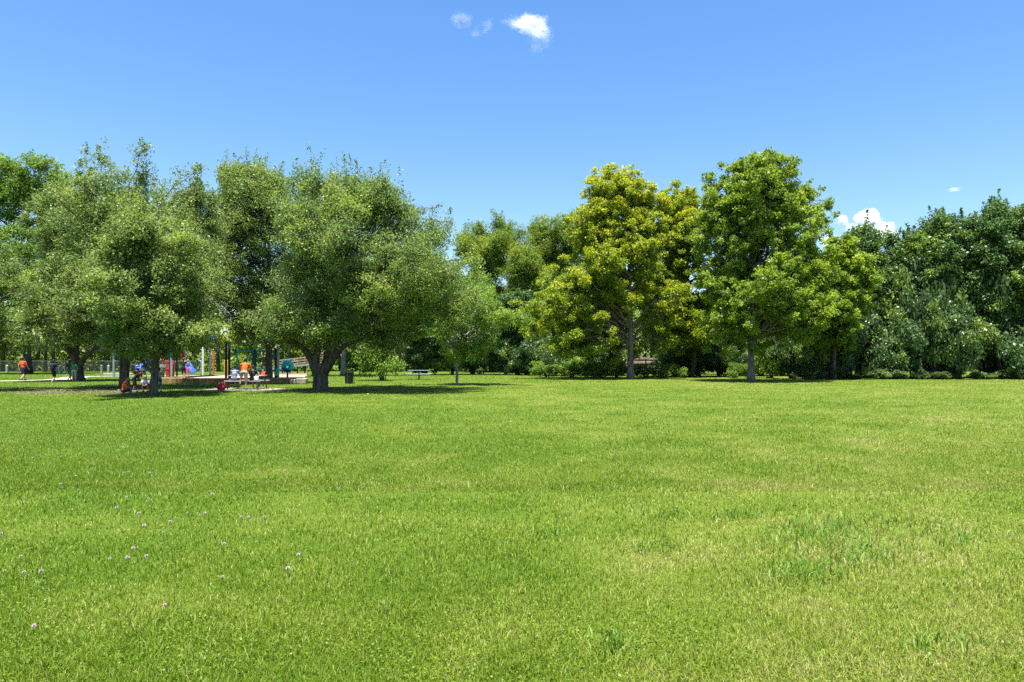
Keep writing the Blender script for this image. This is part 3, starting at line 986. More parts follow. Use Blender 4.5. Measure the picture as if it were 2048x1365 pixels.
def flower_mesh():
    nn = 260
    i = np.arange(nn) + .5
    ph = np.arccos(1 - 1.75 * i / nn); th = np.pi * (1 + 5 ** .5) * i
    dd = np.stack([np.cos(th) * np.sin(ph), np.sin(th) * np.sin(ph), np.cos(ph)], -1)
    c = dd * .0105 * (.8 + .35 * R.random(nn))[:, None] + np.array([0, 0, .075])
    tt = unit(np.cross(dd, unit(R.normal(size=(nn, 3)))))
    Vp = np.stack([c - dd * .006 - tt * .0012, c + tt * .0022, c + dd * .006, c - tt * .0022], 1).reshape(-1, 3)
    T = Tubes()
    T.add([(0, 0, -.005), (.003, .002, .04), (0, 0, .075)], [.0014, .0013, .0013], 5)
    T.add([(0, 0, .066), (0, 0, .071), (0, 0, .080), (0, 0, .085)], [.003, .0085, .0085, .004], 8)
    Vs = np.concatenate(T.V)
    Fs = np.concatenate(T.F)
    q = Fs[Fs[:, 2] != Fs[:, 3]]; tr = Fs[Fs[:, 2] == Fs[:, 3]][:, :3]
    Fp = np.arange(nn * 4).reshape(nn, 4) + len(Vs)
    me = mesh_np('clover_flower', np.concatenate([Vs, Vp]), [q, Fp, tr], M_STEM)
    me.materials.append(M_PETAL)
    mi = np.zeros(len(me.polygons), np.int32); mi[len(q):len(q) + nn] = 1
    me.polygons.foreach_set('material_index', mi)
    return me


fm = [flower_mesh() for _ in range(3)]
for k, (px, py) in enumerate(FL):
    s = .55 + .45 * R.random()
    g = G(px, py, .075 * s)
    o = link('clover_flower', fm[k % 3], loc=(g[0], g[1], 0))
    o.scale = (s, s, s)
    o.rotation_euler = (R.normal() * .15, R.normal() * .15, R.uniform(0, 6.28))
    tag(o, 'small pale pink clover flower on a thin stem in the green left lawn', 'flower', 'clover flowers in the lawn')

# ------------------------------------------------------------------ hard-surface helper
class Geo:
    def __init__(s):
        s.bm = bmesh.new()

    def _m(s, r, M):
        bmesh.ops.transform(s.bm, matrix=M, verts=[v for v in r if isinstance(v, bmesh.types.BMVert)])

    def box(s, c, size, rot=(0, 0, 0), bev=0.0):
        r = bmesh.ops.create_cube(s.bm, size=1.0)
        vs = r['verts']
        from mathutils import Euler
        M = Matrix.Translation(Vector([float(x) for x in c])) @ Euler(rot).to_matrix().to_4x4() @ Matrix.Diagonal((size[0], size[1], size[2], 1))
        bmesh.ops.transform(s.bm, matrix=M, verts=vs)
        if bev:
            es = list({e for v in vs for e in v.link_edges})
            bmesh.ops.bevel(s.bm, geom=es, offset=bev, segments=1, affect='EDGES')
        return s

    def cyl(s, p0, p1, r0, r1=None, seg=10):
        r1 = r0 if r1 is None else r1
        p0, p1 = Vector([float(x) for x in p0]), Vector([float(x) for x in p1])
        d = p1 - p0
        M = Matrix.Translation((p0 + p1) / 2) @ d.to_track_quat('Z', 'Y').to_matrix().to_4x4()
        bmesh.ops.create_cone(s.bm, cap_ends=True, segments=seg, radius1=r0, radius2=max(r1, 1e-4), depth=d.length, matrix=M)
        return s

    def ball(s, c, r, seg=16):
        r = (r, r, r) if np.isscalar(r) else r
        M = Matrix.Translation(Vector([float(x) for x in c])) @ Matrix.Diagonal((r[0], r[1], r[2], 1))
        bmesh.ops.create_uvsphere(s.bm, u_segments=seg, v_segments=max(6, seg // 2), radius=1.0, matrix=M)
        return s

    def build(s, name, mat, parent=None, smooth=False, loc=None):
        me = bpy.data.meshes.new(name)
        s.bm.to_mesh(me)
        s.bm.free()
        if smooth:
            me.polygons.foreach_set('use_smooth', np.ones(len(me.polygons), bool))
        me.materials.append(mat)
        return link(name, me, parent, loc)


M_BLUE = plain('play_blue', (.02, .07, .55), .35, .1)
M_NAVY = plain('play_navy', (.012, .03, .075), .4, .1)
M_TEAL = plain('play_teal', (.02, .55, .56), .35, .1)
M_TEALD = plain('play_teal_dark', (.01, .10, .13), .4, .1)
M_RED = plain('play_red', (.62, .02, .015), .35, .1)
M_STEEL = plain('painted_steel', (.30, .34, .40), .4, .1)
M_GREYD = plain('dark_grey_paint', (.06, .07, .09), .5, .1)
M_ORANGE = plain('orange_plastic', (.75, .10, .02), .45, .1)
M_YEL = plain('yellow_paint', (.72, .38, .02), .45, .1)
M_WOOD = plain('weathered_wood', (.30, .24, .17), .85, .25, 4, bump=.3)
M_WOODG = plain('grey_wood', (.34, .32, .29), .85, .25, 4, bump=.3)
M_TIMBER = plain('border_timber', (.26, .18, .08), .85, .4, 2.5, bump=.3)
M_CHIP = plain('wood_chips', (.34, .25, .19), .95, .35, 9, bump=.8)
M_CONC = plain('concrete', (.24, .22, .19), .9, .15, 4)
M_BLACK = plain('black_paint', (.012, .012, .013), .5, .2)
M_GREEN = plain('table_green', (.008, .10, .075), .4, .1)
M_FABRIC = plain('canopy_blue', (.03, .16, .70), .7, .1)
M_STONE = plain('pale_stone', (.30, .27, .22), .9, .25, 3, bump=.5)
M_WHITE = plain('white_plastic', (.75, .76, .78), .45, .05)
M_BACKPACK = plain('red_cloth', (.28, .015, .03), .8, .3)
M_WIRE = plain('galvanised_wire', (.13, .135, .14), .5, .1, metal=.4)

ZP = .28      # height of the chip bed
x0, x1, y0, y1 = BED
xr1 = x1 - (y1 - y0) * .3
ch = Geo()
vs = [ch.bm.verts.new(v) for v in ((x0, y0, ZP - .004), (x1, y0, ZP - .004), (xr1, y1, ZP - .004), (x0, y1, ZP - .004))]
ch.bm.faces.new(vs)
tag(ch.build('play_bed', M_CHIP), kind='structure')
t = thing('timber_border', 'raised timber edge around the wood-chip playground', 'border', (x0, y0, 0))
Wf, Db = x1 - x0, y1 - y0
Lr = math.hypot(Db, x1 - xr1)
for c, s, rz in (((Wf / 2, 0, .18), (Wf + .16, .16, .36), 0), (((xr1 - x0) / 2, Db, .18), (xr1 - x0 + .16, .16, .36), 0), ((0, Db / 2, .178), (.16, Db - .17, .356), 0),
                 (((x1 + xr1) / 2 - x0, Db / 2, .176), (.16, Lr - .2, .352), math.atan2(x1 - xr1, Db))):
    g = Geo(); g.box(c, s, (0, 0, rz), bev=.02); g.build('timber', M_TIMBER, t)
for px, w_, hh, lab in ((604, .62, .36, 'larger pale stone block at the right corner of the playground edge'), (589, .40, .30, 'smaller pale stone block beside the larger one at the playground corner')):
    p = P(px, 0, 44.6)
    g = Geo(); g.box((0, 0, hh / 2), (w_, .45, hh), bev=.05)
    tag(g.build('stone_block', M_STONE, loc=(p[0], 44.55, 0)), lab, 'stone')


def lx(px, d):
    return (px - 1024) / F * d


def zz(py, d):
    return CAMH - (py - HZ) / F * d


# shade canopy
d = 51.5
cx = lx(328, d)
t = thing('shade_canopy', 'blue fabric shade roof on posts over the play equipment', 'canopy', (cx, d, ZP))
g = Geo(); bm = g.bm
W_, D_ = 2.9, 2.4
ze, zt = zz(676, d) - ZP, zz(640, d) - ZP
vs = [bm.verts.new(v) for v in ((-W_, -D_, ze), (W_, -D_, ze), (W_, D_, ze), (-W_, D_, ze), (-W_ * .45, 0, zt), (W_ * .45, 0, zt))]
for f in ((0, 1, 5, 4), (2, 3, 4, 5), (1, 2, 5), (3, 0, 4)):
    bm.faces.new([vs[i] for i in f])
r = bmesh.ops.solidify(bm, geom=bm.faces[:], thickness=.03)
g.build('fabric', M_FABRIC, t)
for sx in (-1, 1):
    for sy in (-1, 1):
        g = Geo(); g.cyl((sx * (W_ - .4), sy * (D_ - .3), -.05), (sx * (W_ - .4), sy * (D_ - .3), ze + .1), .07); g.build('post', M_STEEL, t)

# play structure
d = 49.5
cx = lx(338, d)
t = thing('play_structure', 'climbing tower with a red perforated panel and blue slides', 'play equipment', (cx, d, ZP))
X_ = lambda px: lx(px, d) - cx
Z_ = lambda py: zz(py, d) - ZP
g = Geo(); g.box((X_(333), 0, Z_(736)), (1.0, 1.0, .07), bev=.01); g.build('deck', M_GREYD, t)
for px, yy in ((319, -.55), (346.5, -.55), (319, .55), (346.5, .55)):
    g = Geo(); g.cyl((X_(px), yy, -.05), (X_(px), yy, Z_(694)), .06); g.build('post', M_NAVY if px > 330 else M_STEEL, t)
g = Geo()
for py in (731, 734.5):
    g.cyl((X_(328), -.55, Z_(py)), (X_(346), -.55, Z_(py)), .025)
g.build('railing', M_STEEL, t)
g = Geo()
for i in range(3):
    g.box((X_(332), -.75 - .22 * i, Z_(740 + 4 * i)), (.75, .24, .07))
g.build('steps', M_GREYD, t)
g = Geo()      # perforated panel as a lattice of bars with holes
xa, xb, za, zb = X_(344), X_(357), Z_(752), Z_(724)
for i in range(3):
    g.box((xa + (xb - xa) * i / 2, -.75, (za + zb) / 2), (.10, .06, zb - za), bev=.01)
for i in range(5):
    g.box(((xa + xb) / 2, -.753, za + (zb - za) * i / 4), (xb - xa + .1, .05, .12), bev=.01)
g.box(((xa + xb) / 2, -.74, za + (zb - za) * .38), (xb - xa - .02, .03, (zb - za) * .5))
g.build('red_panel', M_RED, t)
g = Geo(); g.box((X_(333), .3, Z_(714)), (.9, .05, .45)); g.build('side_panel', M_TEALD, t)
g = Geo(); g.box((X_(366), -.2, Z_(712)), (.22, .05, .38), (0, .3, 0), bev=.02); g.build('pennant_panel', M_RED, t)


def chute(p0, p1, width, mat, parent, name='slide'):
    """half-pipe slide from p0 (top) to p1, with side walls"""
    p0, p1 = np.array(p0, float), np.array(p1, float)
    pts = curve_pts(p0, (p0 + p1) / 2 + np.array([0, 0, -.12]), p1, 10)
    dv = unit(p1 - p0)
    side = unit(np.cross(dv, [0, 0, 1.0]))
    prof = [(-.5, .16), (-.52, .16), (-.42, -.04), (0, -.07), (.42, -.04), (.52, .16), (.5, .16), (.38, 0), (0, -.03), (-.38, 0)]
    n = len(prof)
    V = np.array([q + side * a * width + np.array([0, 0, b_]) for q in pts for a, b_ in prof])
    Fq = np.array([[i * n + k, i * n + (k + 1) % n, (i + 1) * n + (k + 1) % n, (i + 1) * n + k] for i in range(9) for k in range(n)])
    return link(name, mesh_np(name, V, [Fq], mat), parent)


chute((X_(377), -.3, Z_(731)), (X_(396), -.9, Z_(745)), .55, M_BLUE, t)
chute((X_(306), .0, Z_(720)), (X_(288), -.4, Z_(735)), .55, M_BLUE, t)
g = Geo(); g.cyl((X_(359.5), -1.2, -.1), (X_(359.5), -1.2, Z_(672)), .07); g.build('post', M_STEEL, t)
g = Geo(); g.cyl((X_(356.5), -1.15, -.1), (X_(356.5), -1.15, Z_(684)), .09); g.build('post', M_NAVY, t)

# blue scoop, orange bowl
d = 54.0
t = thing('spring_rider', 'blue and white scoop-shaped play seat on a spring left of the tower', 'play equipment', (lx(277, d), d, 0))
g = Geo(); g.ball((0, 0, .85), (.26, .24, .16)); g.box((-.05, 0, 1.0), (.3, .3, .14), (0, -.5, 0), .03); g.build('seat', M_BLUE, t, True)
g = Geo(); g.box((.24, 0, .95), (.09, .34, .5), (0, .15, 0), .03); g.build('backrest', M_WHITE, t)
g = Geo()
for i in range(7):
    g.cyl((0, 0, .08 * i), (0, 0, .08 * i + .05), .10, .10, 12)
g.cyl((0, 0, 0), (0, 0, .75), .05); g.build('spring', M_GREYD, t)
t = thing('spinner_bowl', 'orange-red shallow spinning bowl on the playground', 'play equipment', (lx(290, d), d - 1, 0))
g = Geo(); g.cyl((0, 0, .42), (0, 0, .62), .26, .42, 20); g.cyl((0, 0, .62), (0, 0, .66), .44, .40, 20); g.build('bowl', M_ORANGE, t)
g = Geo(); g.cyl((0, 0, 0), (0, 0, .43), .06); g.build('post', M_GREYD, t)

# climbing frame behind the picnic table
d = 45.8
cx = lx(503, d)
t = thing('climbing_frame', 'teal and navy overhead climbing frame behind the picnic table', 'play equipment', (cx, d, ZP))
for px, top, m, r in ((452, 684, M_NAVY, .075), (458.5, 692, M_NAVY, .08), (551, 700, M_NAVY, .075), (556, 697, M_STEEL, .085), (508.5, 704, M_TEALD, .13)):
    g = Geo(); g.cyl((X_(px) if False else lx(px, d) - cx, 0, -.1), (lx(px, d) - cx, 0, zz(top, d) - ZP), r); g.build('post', m, t)
Xc = lambda px: lx(px, d) - cx
Zc = lambda py: zz(py, d) - ZP
g = Geo(); g.cyl((Xc(452), .0, Zc(686.5)), (Xc(545), .6, Zc(686.5)), .05); g.build('top_beam', M_STEEL, t)
g = Geo(); g.cyl((Xc(458.5), -.02, Zc(699)), (Xc(458.5), -.02, Zc(688)), .1); g.build('post_cap', M_STEEL, t)
g = Geo(); g.cyl((Xc(468), .1, Zc(702)), (Xc(551), .1, Zc(702)), .06); g.build('beam', M_TEAL, t)
for a, b_, r in (((469, 703), (480, 737), .055), ((471, 703), (476, 722), .03), ((513, 705), (518, 720), .03), ((506, 705), (497, 722), .03), ((545, 716), (551, 708), .03), ((545, 706), (549, 722), .03), ((503, 725), (515, 742), .025)):
    g = Geo(); g.cyl((Xc(a[0]), .1, Zc(a[1])), (Xc(b_[0]), .0, Zc(b_[1])), r); g.build('strut', M_TEAL, t)
for px in (470, 509):
    g = Geo(); g.ball((Xc(px), .1, Zc(702)), .11, 12); g.build('joint', M_BLUE, t, True)
g = Geo(); g.cyl((Xc(517), .05, Zc(720)), (Xc(517), .05, Zc(742)), .02); g.build('rope', M_STEEL, t)
g = Geo(); g.box((Xc(478), -.05, Zc(738)), (.45, .3, .16), (0, -.4, 0), .04); g.build('step_pod', M_BLUE, t)
g = Geo(); g.box((Xc(554), -.08, Zc(745)), (.18, .1, .5), (0, .2, 0), .03); g.build('end_panel', M_TEAL, t)

# play sphere
d = 47.5
c = P(575, 733, d)
rb = 12.6 / F * d
t = thing('play_sphere', 'turquoise hollow ball with a round porthole on a short post', 'play equipment', (c[0], d, ZP))
zc = c[2] - ZP
hole = Vector((.40, -.90, -.05)).normalized()
for nm, m, lo in (('upper_shell', M_TEAL, True), ('lower_shell', M_BLUE, False)):
    g = Geo()
    bmesh.ops.create_uvsphere(g.bm, u_segments=48, v_segments=32, radius=rb)
    kill = []
    for f in g.bm.faces:
        cc = f.calc_center_median().normalized()
        wave = -.42 - .30 * cc.x
        if (cc.z > wave) != lo or abs(cc.dot(hole)) > math.cos(.33):
            kill.append(f)
    bmesh.ops.delete(g.bm, geom=kill, context='FACES')
    bmesh.ops.solidify(g.bm, geom=g.bm.faces[:], thickness=.03)
    o = g.build(nm, m, t, True); o.location = (0, 0, zc)
g = Geo()
q = hole.to_track_quat('Z', 'Y')
for i in range(24):
    a, b_ = i / 24 * 2 * math.pi, (i + 1) / 24 * 2 * math.pi
    f_ = lambda an: (Vector((0, 0, zc)) + hole * rb * .93 + q @ Vector((math.cos(an), math.sin(an), 0)) * rb * .33)
    g.cyl(f_(a), f_(b_), .028, seg=6)
g.build('porthole_rim', M_TEAL, t)
g = Geo(); g.cyl((0, 0, -.05), (0, 0, zc - rb * .9), .06); g.build('post', M_GREYD, t)

# exercise poles and yellow posts
for px, top, bot, dd, r, m, lab in ((406, 697, 748, 56, .085, M_WHITE, 'thicker white pole of the pair beyond the wood chips'), (420.5, 697, 748, 56, .075, M_WHITE, 'thinner white pole with a dark collar beyond the wood chips'),
                                    (427, 700, 743, 62, .08, plain('rust_orange', (.55, .14, .05), .5, .1), 'rust orange pole right of the white poles')):
    t = thing('pole', lab, 'pole', (lx(px, dd), dd, ZP if dd < 59 else 0), group='play poles')
    hgt = zz(top, dd) - (ZP if dd < 59 else 0)
    g = Geo(); g.cyl((0, 0, -.1), (0, 0, hgt), r); g.build('shaft', m, t)
    g = Geo(); g.cyl((0, 0, hgt), (0, 0, hgt + .05), r * 1.1, r * .5); g.build('cap', m, t)
    if 'collar' in lab:
        g = Geo(); g.cyl((0, 0, zz(727, dd) - ZP), (0, 0, zz(723, dd) - ZP), r * 1.5); g.build('collar', M_GREYD, t)
d = 56.5
g = Tubes(); g.add(resample([(0, 0, -.1), (0, 0, .9), (0, 0, zz(725, d) - ZP), (-.08, 0, zz(723, d) - ZP + .05), (-.22, 0, zz(723, d) - ZP)], 14), np.full(14, .045), 8)
tag(link('hooked_pole', g.mesh('hooked_pole', M_STEEL), loc=(lx(402.5, d), d, ZP)), 'short grey hooked pole left of the white poles', 'pole')
for px, lab in ((450, 'left yellow post of the pair behind the climbing frame'), (456.5, 'right yellow post of the pair behind the climbing frame')):
    d = 58.0
    t = thing('yellow_post', lab, 'post', (lx(px, d), d, ZP), group='yellow posts')
    h_ = zz(722, d) - ZP
    g = Geo(); g.cyl((0, 0, -.05), (0, 0, h_), .075, seg=12); g.build('shaft', M_YEL, t)
    g = Geo(); g.ball((0, 0, h_), (.08, .08, .05), 12); g.build('cap', M_YEL, t)

# picnic table with a concrete pad
d = 36.6
cx = lx(495, d)
pd = Geo(); pd.box((cx, 36.2, .008), (3.6, 2.4, .03)); tag(pd.build('paving', M_CONC), kind='structure')


def picnic_table(label, loc, L, wood, metal, pedestal=False, rz=0.0):
    t = thing('picnic_table', label, 'table', loc, rz)
    if pedestal:
        g = Geo(); g.box((0, 0, .70), (L * .86, .72, .045), bev=.015); g.build('table_top', wood, t)
        for s in (-1, 1):
            g = Geo(); g.box((0, s * .62, .42), (L, .28, .045), bev=.015); g.build('bench', wood, t)
        g = Geo(); g.cyl((0, 0, 0), (0, 0, .69), .065); g.cyl((0, 0, 0), (0, 0, .04), .2); g.build('pedestal', metal, t)
        g = Geo()
        for a in (-.25, .25):
            g.box((a * L, 0, .385), (.05, 1.3, .05)); g.box((a * L, 0, .55), (.05, .05, .33))
        g.box((0, 0, .384), (L * .55, .06, .045)); g.build('arm', metal, t)
        return t
    g = Geo()
    for i in range(4):
        g.box((0, -.30 + .2 * i, .70), (L, .185, .04), bev=.006)
    g.build('table_top', wood, t)
    for s in (-1, 1):
        g = Geo()
        for k in range(2):
            g.box((0, s * (.62 + .13 * k), .43), (L, .12, .04), bev=.006)
        g.build('bench', wood, t)
    for sx in (-1, 1):
        for s in (-1, 1):
            g = Geo(); g.cyl((sx * L * .43, s * .70, 0), (sx * L * .43, s * .22, .69), .035, seg=8); g.build('leg', metal, t)
        g = Geo(); g.box((sx * L * .43, 0, .39), (.05, 1.45, .05)); g.build('cross_bar', metal, t)
    return t


picnic_table('grey slatted picnic table with people around it under the oaks', (cx, d, .02), 1.8, M_WOODG, M_GREYD)
g0 = G(838, 759.5)
picnic_table('dark green picnic table on a single post beside the leafy bush', (g0[0], g0[1], 0), 1.95, M_GREEN, M_BLACK, True)

# cone on the table, bags
t = thing('traffic_cone', 'small orange cone standing on the grey picnic table', 'cone', (lx(524.5, d), d + .1, .74))
g = Geo(); g.cyl((0, 0, .02), (0, 0, .30), .085, .025, 16); g.build('cone_body', M_ORANGE, t, False)
g = Geo(); g.box((0, 0, .011), (.2, .2, .022), bev=.006); g.build('base', M_ORANGE, t)
g0 = G(443, 781)
t = thing('backpack', 'dark red backpack slumped on the ground left of the picnic table', 'backpack', g0, .5)
g = Geo(); g.ball((0, 0, .19), (.24, .16, .21), 16); g.ball((.05, .02, .30), (.16, .13, .14), 14); g.build('body', M_BACKPACK, t, True)
g = Geo(); g.ball((-.02, -.14, .15), (.15, .07, .11), 12); g.build('front_pocket', M_BACKPACK, t, True)
g = Tubes()
for s in (-1, 1):
    g.add(resample([(s * .09, .12, .38), (s * .12, .24, .28), (s * .12, .22, .1), (s * .1, .14, .05)], 8), np.full(8, .02), 6)
link('strap', g.mesh('strap', M_BLACK), t)
t = thing('tote_bag', 'white and blue bag standing on the front bench of the picnic table', 'bag', (lx(513, 36.0), 36.0 - .02, .472))
g = Geo(); g.box((0, 0, .12), (.24, .12, .22), bev=.03); g.build('body', M_WHITE, t)
g = Geo(); g.box((0, 0, .03), (.245, .125, .06), bev=.02); g.build('base', M_BLUE, t)
g = Tubes(); g.add(resample([(-.06, 0, .22), (-.05, 0, .30), (.05, 0, .30), (.06, 0, .22)], 8), np.full(8, .01), 6)
link('handle', g.mesh('handle', M_BLACK), t)

# litter bin
g0 = G(698, 768)
t = thing('trash_can', 'black round litter bin on the grass right of the big oak', 'bin', g0)
g = Geo(); g.cyl((0, 0, .03), (0, 0, .70), .25, .29, 20); g.build('body', M_BLACK, t)
g = Geo(); g.cyl((0, 0, .70), (0, 0, .76), .31, .30, 20); g.build('rim', M_BLACK, t)
for a in (0.4, 2.5, 4.6):
    g = Geo(); g.cyl((math.cos(a) * .33, math.sin(a) * .33, 0), (math.cos(a) * .31, math.sin(a) * .31, .66), .018, seg=6); g.build('support', M_GREYD, t)

# ramped footbridge behind the ball
d = 63.0
xa, xb = lx(538, d), lx(645, d)
za, zb = zz(739, d), zz(726, d)
t = thing('footbridge', 'wooden ramped footbridge with slatted railings behind the turquoise ball', 'bridge', (xa, d, 0))
Ln = xb - xa
ang = -math.atan2(zb - za, Ln)
for yy in (0, 1.6):
    g = Geo()
    nb = 8
    for i in range(nb):
        xx = Ln * i / (nb - 1); zb_ = za + (zb - za) * i / (nb - 1)
        g.box((xx, yy, (zb_ + .75) / 2), (.10, .10, zb_ + .75))
    for k in range(3):
        g.box((Ln / 2, yy - .07, (za + zb) / 2 + (.24 + .235 * k)), (Ln * 1.005, .04, .06), (0, ang, 0))
    g.build('railing', M_WOOD, t)
g = Geo(); g.box((Ln / 2, .8, (za + zb) / 2), (Ln * 1.005, 1.8, .16), (0, ang, 0)); g.build('deck', M_WOODG, t)

# bollard posts and fence on the left
for px, lab in ((14, 'grey wooden post at the far left edge of the grass'), (54, 'grey wooden post just right of the walking man'), (114, 'grey wooden post left of a close pair by the path'), (122.5, 'grey wooden post right of its close neighbour by the path'),
                (203, 'grey wooden post right of the leaning oak'), (217, 'second grey wooden post right of the leaning oak'), (274, 'grey wooden post behind the bending child')):
    dd = 76.0 + (px % 5)
    t = thing('wooden_post', lab, 'post', (lx(px, dd), dd, 0), group='grey wooden posts along the car park')
    g = Geo(); g.box((0, 0, .40), (.22, .22, .84), bev=.02); g.build('shaft', M_WOODG, t)
    g = Geo(); g.cyl((0, 0, .82), (0, 0, .90), .12, .03, 8); g.build('cap', M_WOODG, t)
d = 83.0
t = thing('chain_link_fence', 'grey chain link fence behind the left oaks', 'fence', (lx(130, d), d, 0))
for i in range(12):
    g = Geo(); g.cyl((-13 + 2.6 * i, 0, -.1), (-13 + 2.6 * i, 0, 1.35), .035); g.build('post', M_WIRE, t)
g = Geo(); g.cyl((-13, 0, 1.32), (15.6, 0, 1.32), .028); g.build('top_rail', M_WIRE, t)
g = Geo()
for i in range(int(28.6 / .16)):
    x = -13 + .16 * i
    g.cyl((x, .01, .05), (x + .6, .01, 1.3), .006, seg=3); g.cyl((x + .6, -.01, .05), (x, -.01, 1.3), .006, seg=3)
g.build('wire_mesh', M_WIRE, t)
g0 = P(236, 0, 66)
g = Geo(); g.box((0, 0, .11), (2.6, .3, .24), bev=.03)
tag(g.build('timber_beam', M_WOODG, loc=(g0[0], 66, 0)), 'long low grey timber lying left of the playground', 'timber')

# rail fence and dirt bank seen under the sycamores
d = 76.0
M_FENCE = plain('dark_fence_wood', (.07, .055, .045), .85, .25, 4)
t = thing('rail_fence', 'dark wooden rail fence behind the shrubs under the sycamores', 'fence', (lx(1000, d), d, 0))
fl = lx(1500, d) - lx(1000, d)
for i in range(13):
    g = Geo(); g.box((fl * i / 12, 0, .78), (.13, .13, 1.6), bev=.01); g.build('post', M_FENCE, t)
for k, h_ in enumerate((.55, 1.0, 1.45)):
    g = Geo(); g.box((fl / 2, -.09, h_), (fl + .2, .045, .16)); g.build('rail', M_FENCE, t)
xs_ = np.linspace(lx(1248, 84), lx(1350, 84), 60)
prof = np.array([(-4, -.02), (-2.5, .5), (-.8, 1.3), (1, 1.7), (4, 1.7)])
V = np.array([(x, 84 + a, b_ * (1 + .05 * math.sin(x * 1.3)) * min(1, (xs_[-1] - x) / 2 + .05, (x - xs_[0]) / 2 + .05)) for x in xs_ for a, b_ in prof])
k = len(prof)
Fq = np.array([[i * k + j, (i + 1) * k + j, (i + 1) * k + j + 1, i * k + j + 1] for i in range(59) for j in range(k - 1)])
tag(link('embankment', mesh_np('embankment', V, [Fq], plain('pale_earth', (.075, .055, .038), .95, .6, .9, bump=.5))), kind='structure')

# pale trunk behind the bin
d = 66.0
b = np.array([lx(687, d), d, 0.0])
lob = outline_lobes([(520, 620, 760), (570, 600, 790), (630, 600, 800), (675, 620, 780)], d, b, 36, 1.2)
build_tree('broadleaf_tree', 'tree with a smooth pale grey trunk behind the litter bin', 'tree', b,
           [(0, 0, -.1), (0, 0, 1.5), (.15, 0, 3.5), (.5, 0, 6), (.6, 0, 9)], [.30, .24, .22, .16, .06], lob,
           dict(n_leaves=int(34000 * LK), leaf=.2, wid=.11, mat=L_SHRUB, clump_r=.6, per_lobe=11, tint_p=.25), B_PALE, limb_r=.1, fork=.4, n_limbs=20)

# ------------------------------------------------------------------ people
def np_ball(c, r, seg=14, rot=None):
    a = np.linspace(0, 2 * np.pi, seg, endpoint=False)
    p = np.linspace(0, np.pi, seg // 2 + 1)[1:-1]
    V = [[0, 0, 1.0]]
    for q in p:
        V += [[math.sin(q) * math.cos(k), math.sin(q) * math.sin(k), math.cos(q)] for k in a]
    V.append([0, 0, -1.0])
    V = np.array(V) * np.asarray(r if not np.isscalar(r) else (r, r, r))
    if rot is not None:
        V = V @ np.asarray(rot).T
    V = V + np.asarray(c)
    Fs = []
    m = len(p)
    for k in range(seg):
        Fs.append((0, 1 + k, 1 + (k + 1) % seg))
        for i in range(m - 1):
            s0 = 1 + i * seg
            Fs.append((s0 + k, s0 + seg + k, s0 + seg + (k + 1) % seg)); Fs.append((s0 + k, s0 + seg + (k + 1) % seg, s0 + (k + 1) % seg))
        s0 = 1 + (m - 1) * seg
        Fs.append((s0 + k, len(V) - 1, s0 + (k + 1) % seg))
    return V, Fs


class Soup:
    def __init__(s):
        s.V, s.F, s.n = [], [], 0

    def ball(s, c, r, seg=14, rot=None):
        V, Fs = np_ball(c, r, seg, rot)
        s.V.append(V); s.F += [tuple(i + s.n for i in f) for f in Fs]; s.n += len(V)

    def limb(s, a, b, ra, rb, k=None):
        a, b = np.asarray(a, float), np.asarray(b, float)
        L = np.linalg.norm(b - a)
        k = k or max(3, int(L / (min(ra, rb) * .45)) + 1)
        for i in range(k):
            t_ = i / (k - 1)
            s.ball(a + (b - a) * t_, ra + (rb - ra) * t_, 10)

    def remesh(s, name, mat, parent, voxel, scale):
        me = bpy.data.meshes.new(name)
        me.from_pydata(np.concatenate(s.V).tolist(), [], s.F)
        o = bpy.data.objects.new(name, me)
        COL.objects.link(o)
        md = o.modifiers.new('r', 'REMESH'); md.mode = 'VOXEL'; md.voxel_size = voxel; md.use_smooth_shade = True
        sm = o.modifiers.new('s', 'SMOOTH'); sm.factor = .5; sm.iterations = 2
        dg = bpy.context.evaluated_depsgraph_get()
        m2 = bpy.data.meshes.new_from_object(o.evaluated_get(dg))
        bpy.data.objects.remove(o)
        m2.name = name
        m2.materials.clear(); m2.materials.append(mat)
        r = link(name, m2, parent)
        r.scale = (scale,) * 3
        return r


SKIN = {'tan': plain('skin_tan', (.42, .24, .16), .5, .08), 'light': plain('skin_light', (.56, .36, .27), .5, .08), 'brown': plain('skin_brown', (.20, .105, .065), .5, .08)}
CLOTH = {k: plain('cloth_' + k, c, .85, .15, 12) for k, c in dict(orange=(.80, .11, .015), black=(.014, .014, .018), navy=(.015, .02, .06), green=(.02, .20, .09), grey=(.30, .31, .31), khaki=(.30, .27, .22),
         blue=(.04, .22, .62), pink=(.70, .18, .22), white=(.72, .72, .78), teal=(.02, .16, .22), jean=(.05, .08, .16), dgreen=(.012, .08, .055), greyblue=(.20, .26, .36), maroon=(.22, .03, .04)).items()}
HAIRM = {'black': plain('hair_black', (.010, .008, .007), .5, .2), 'brown': plain('hair_brown', (.05, .03, .018), .5, .2)}
M_EYE = plain('eye', (.02, .015, .012), .2, .05)

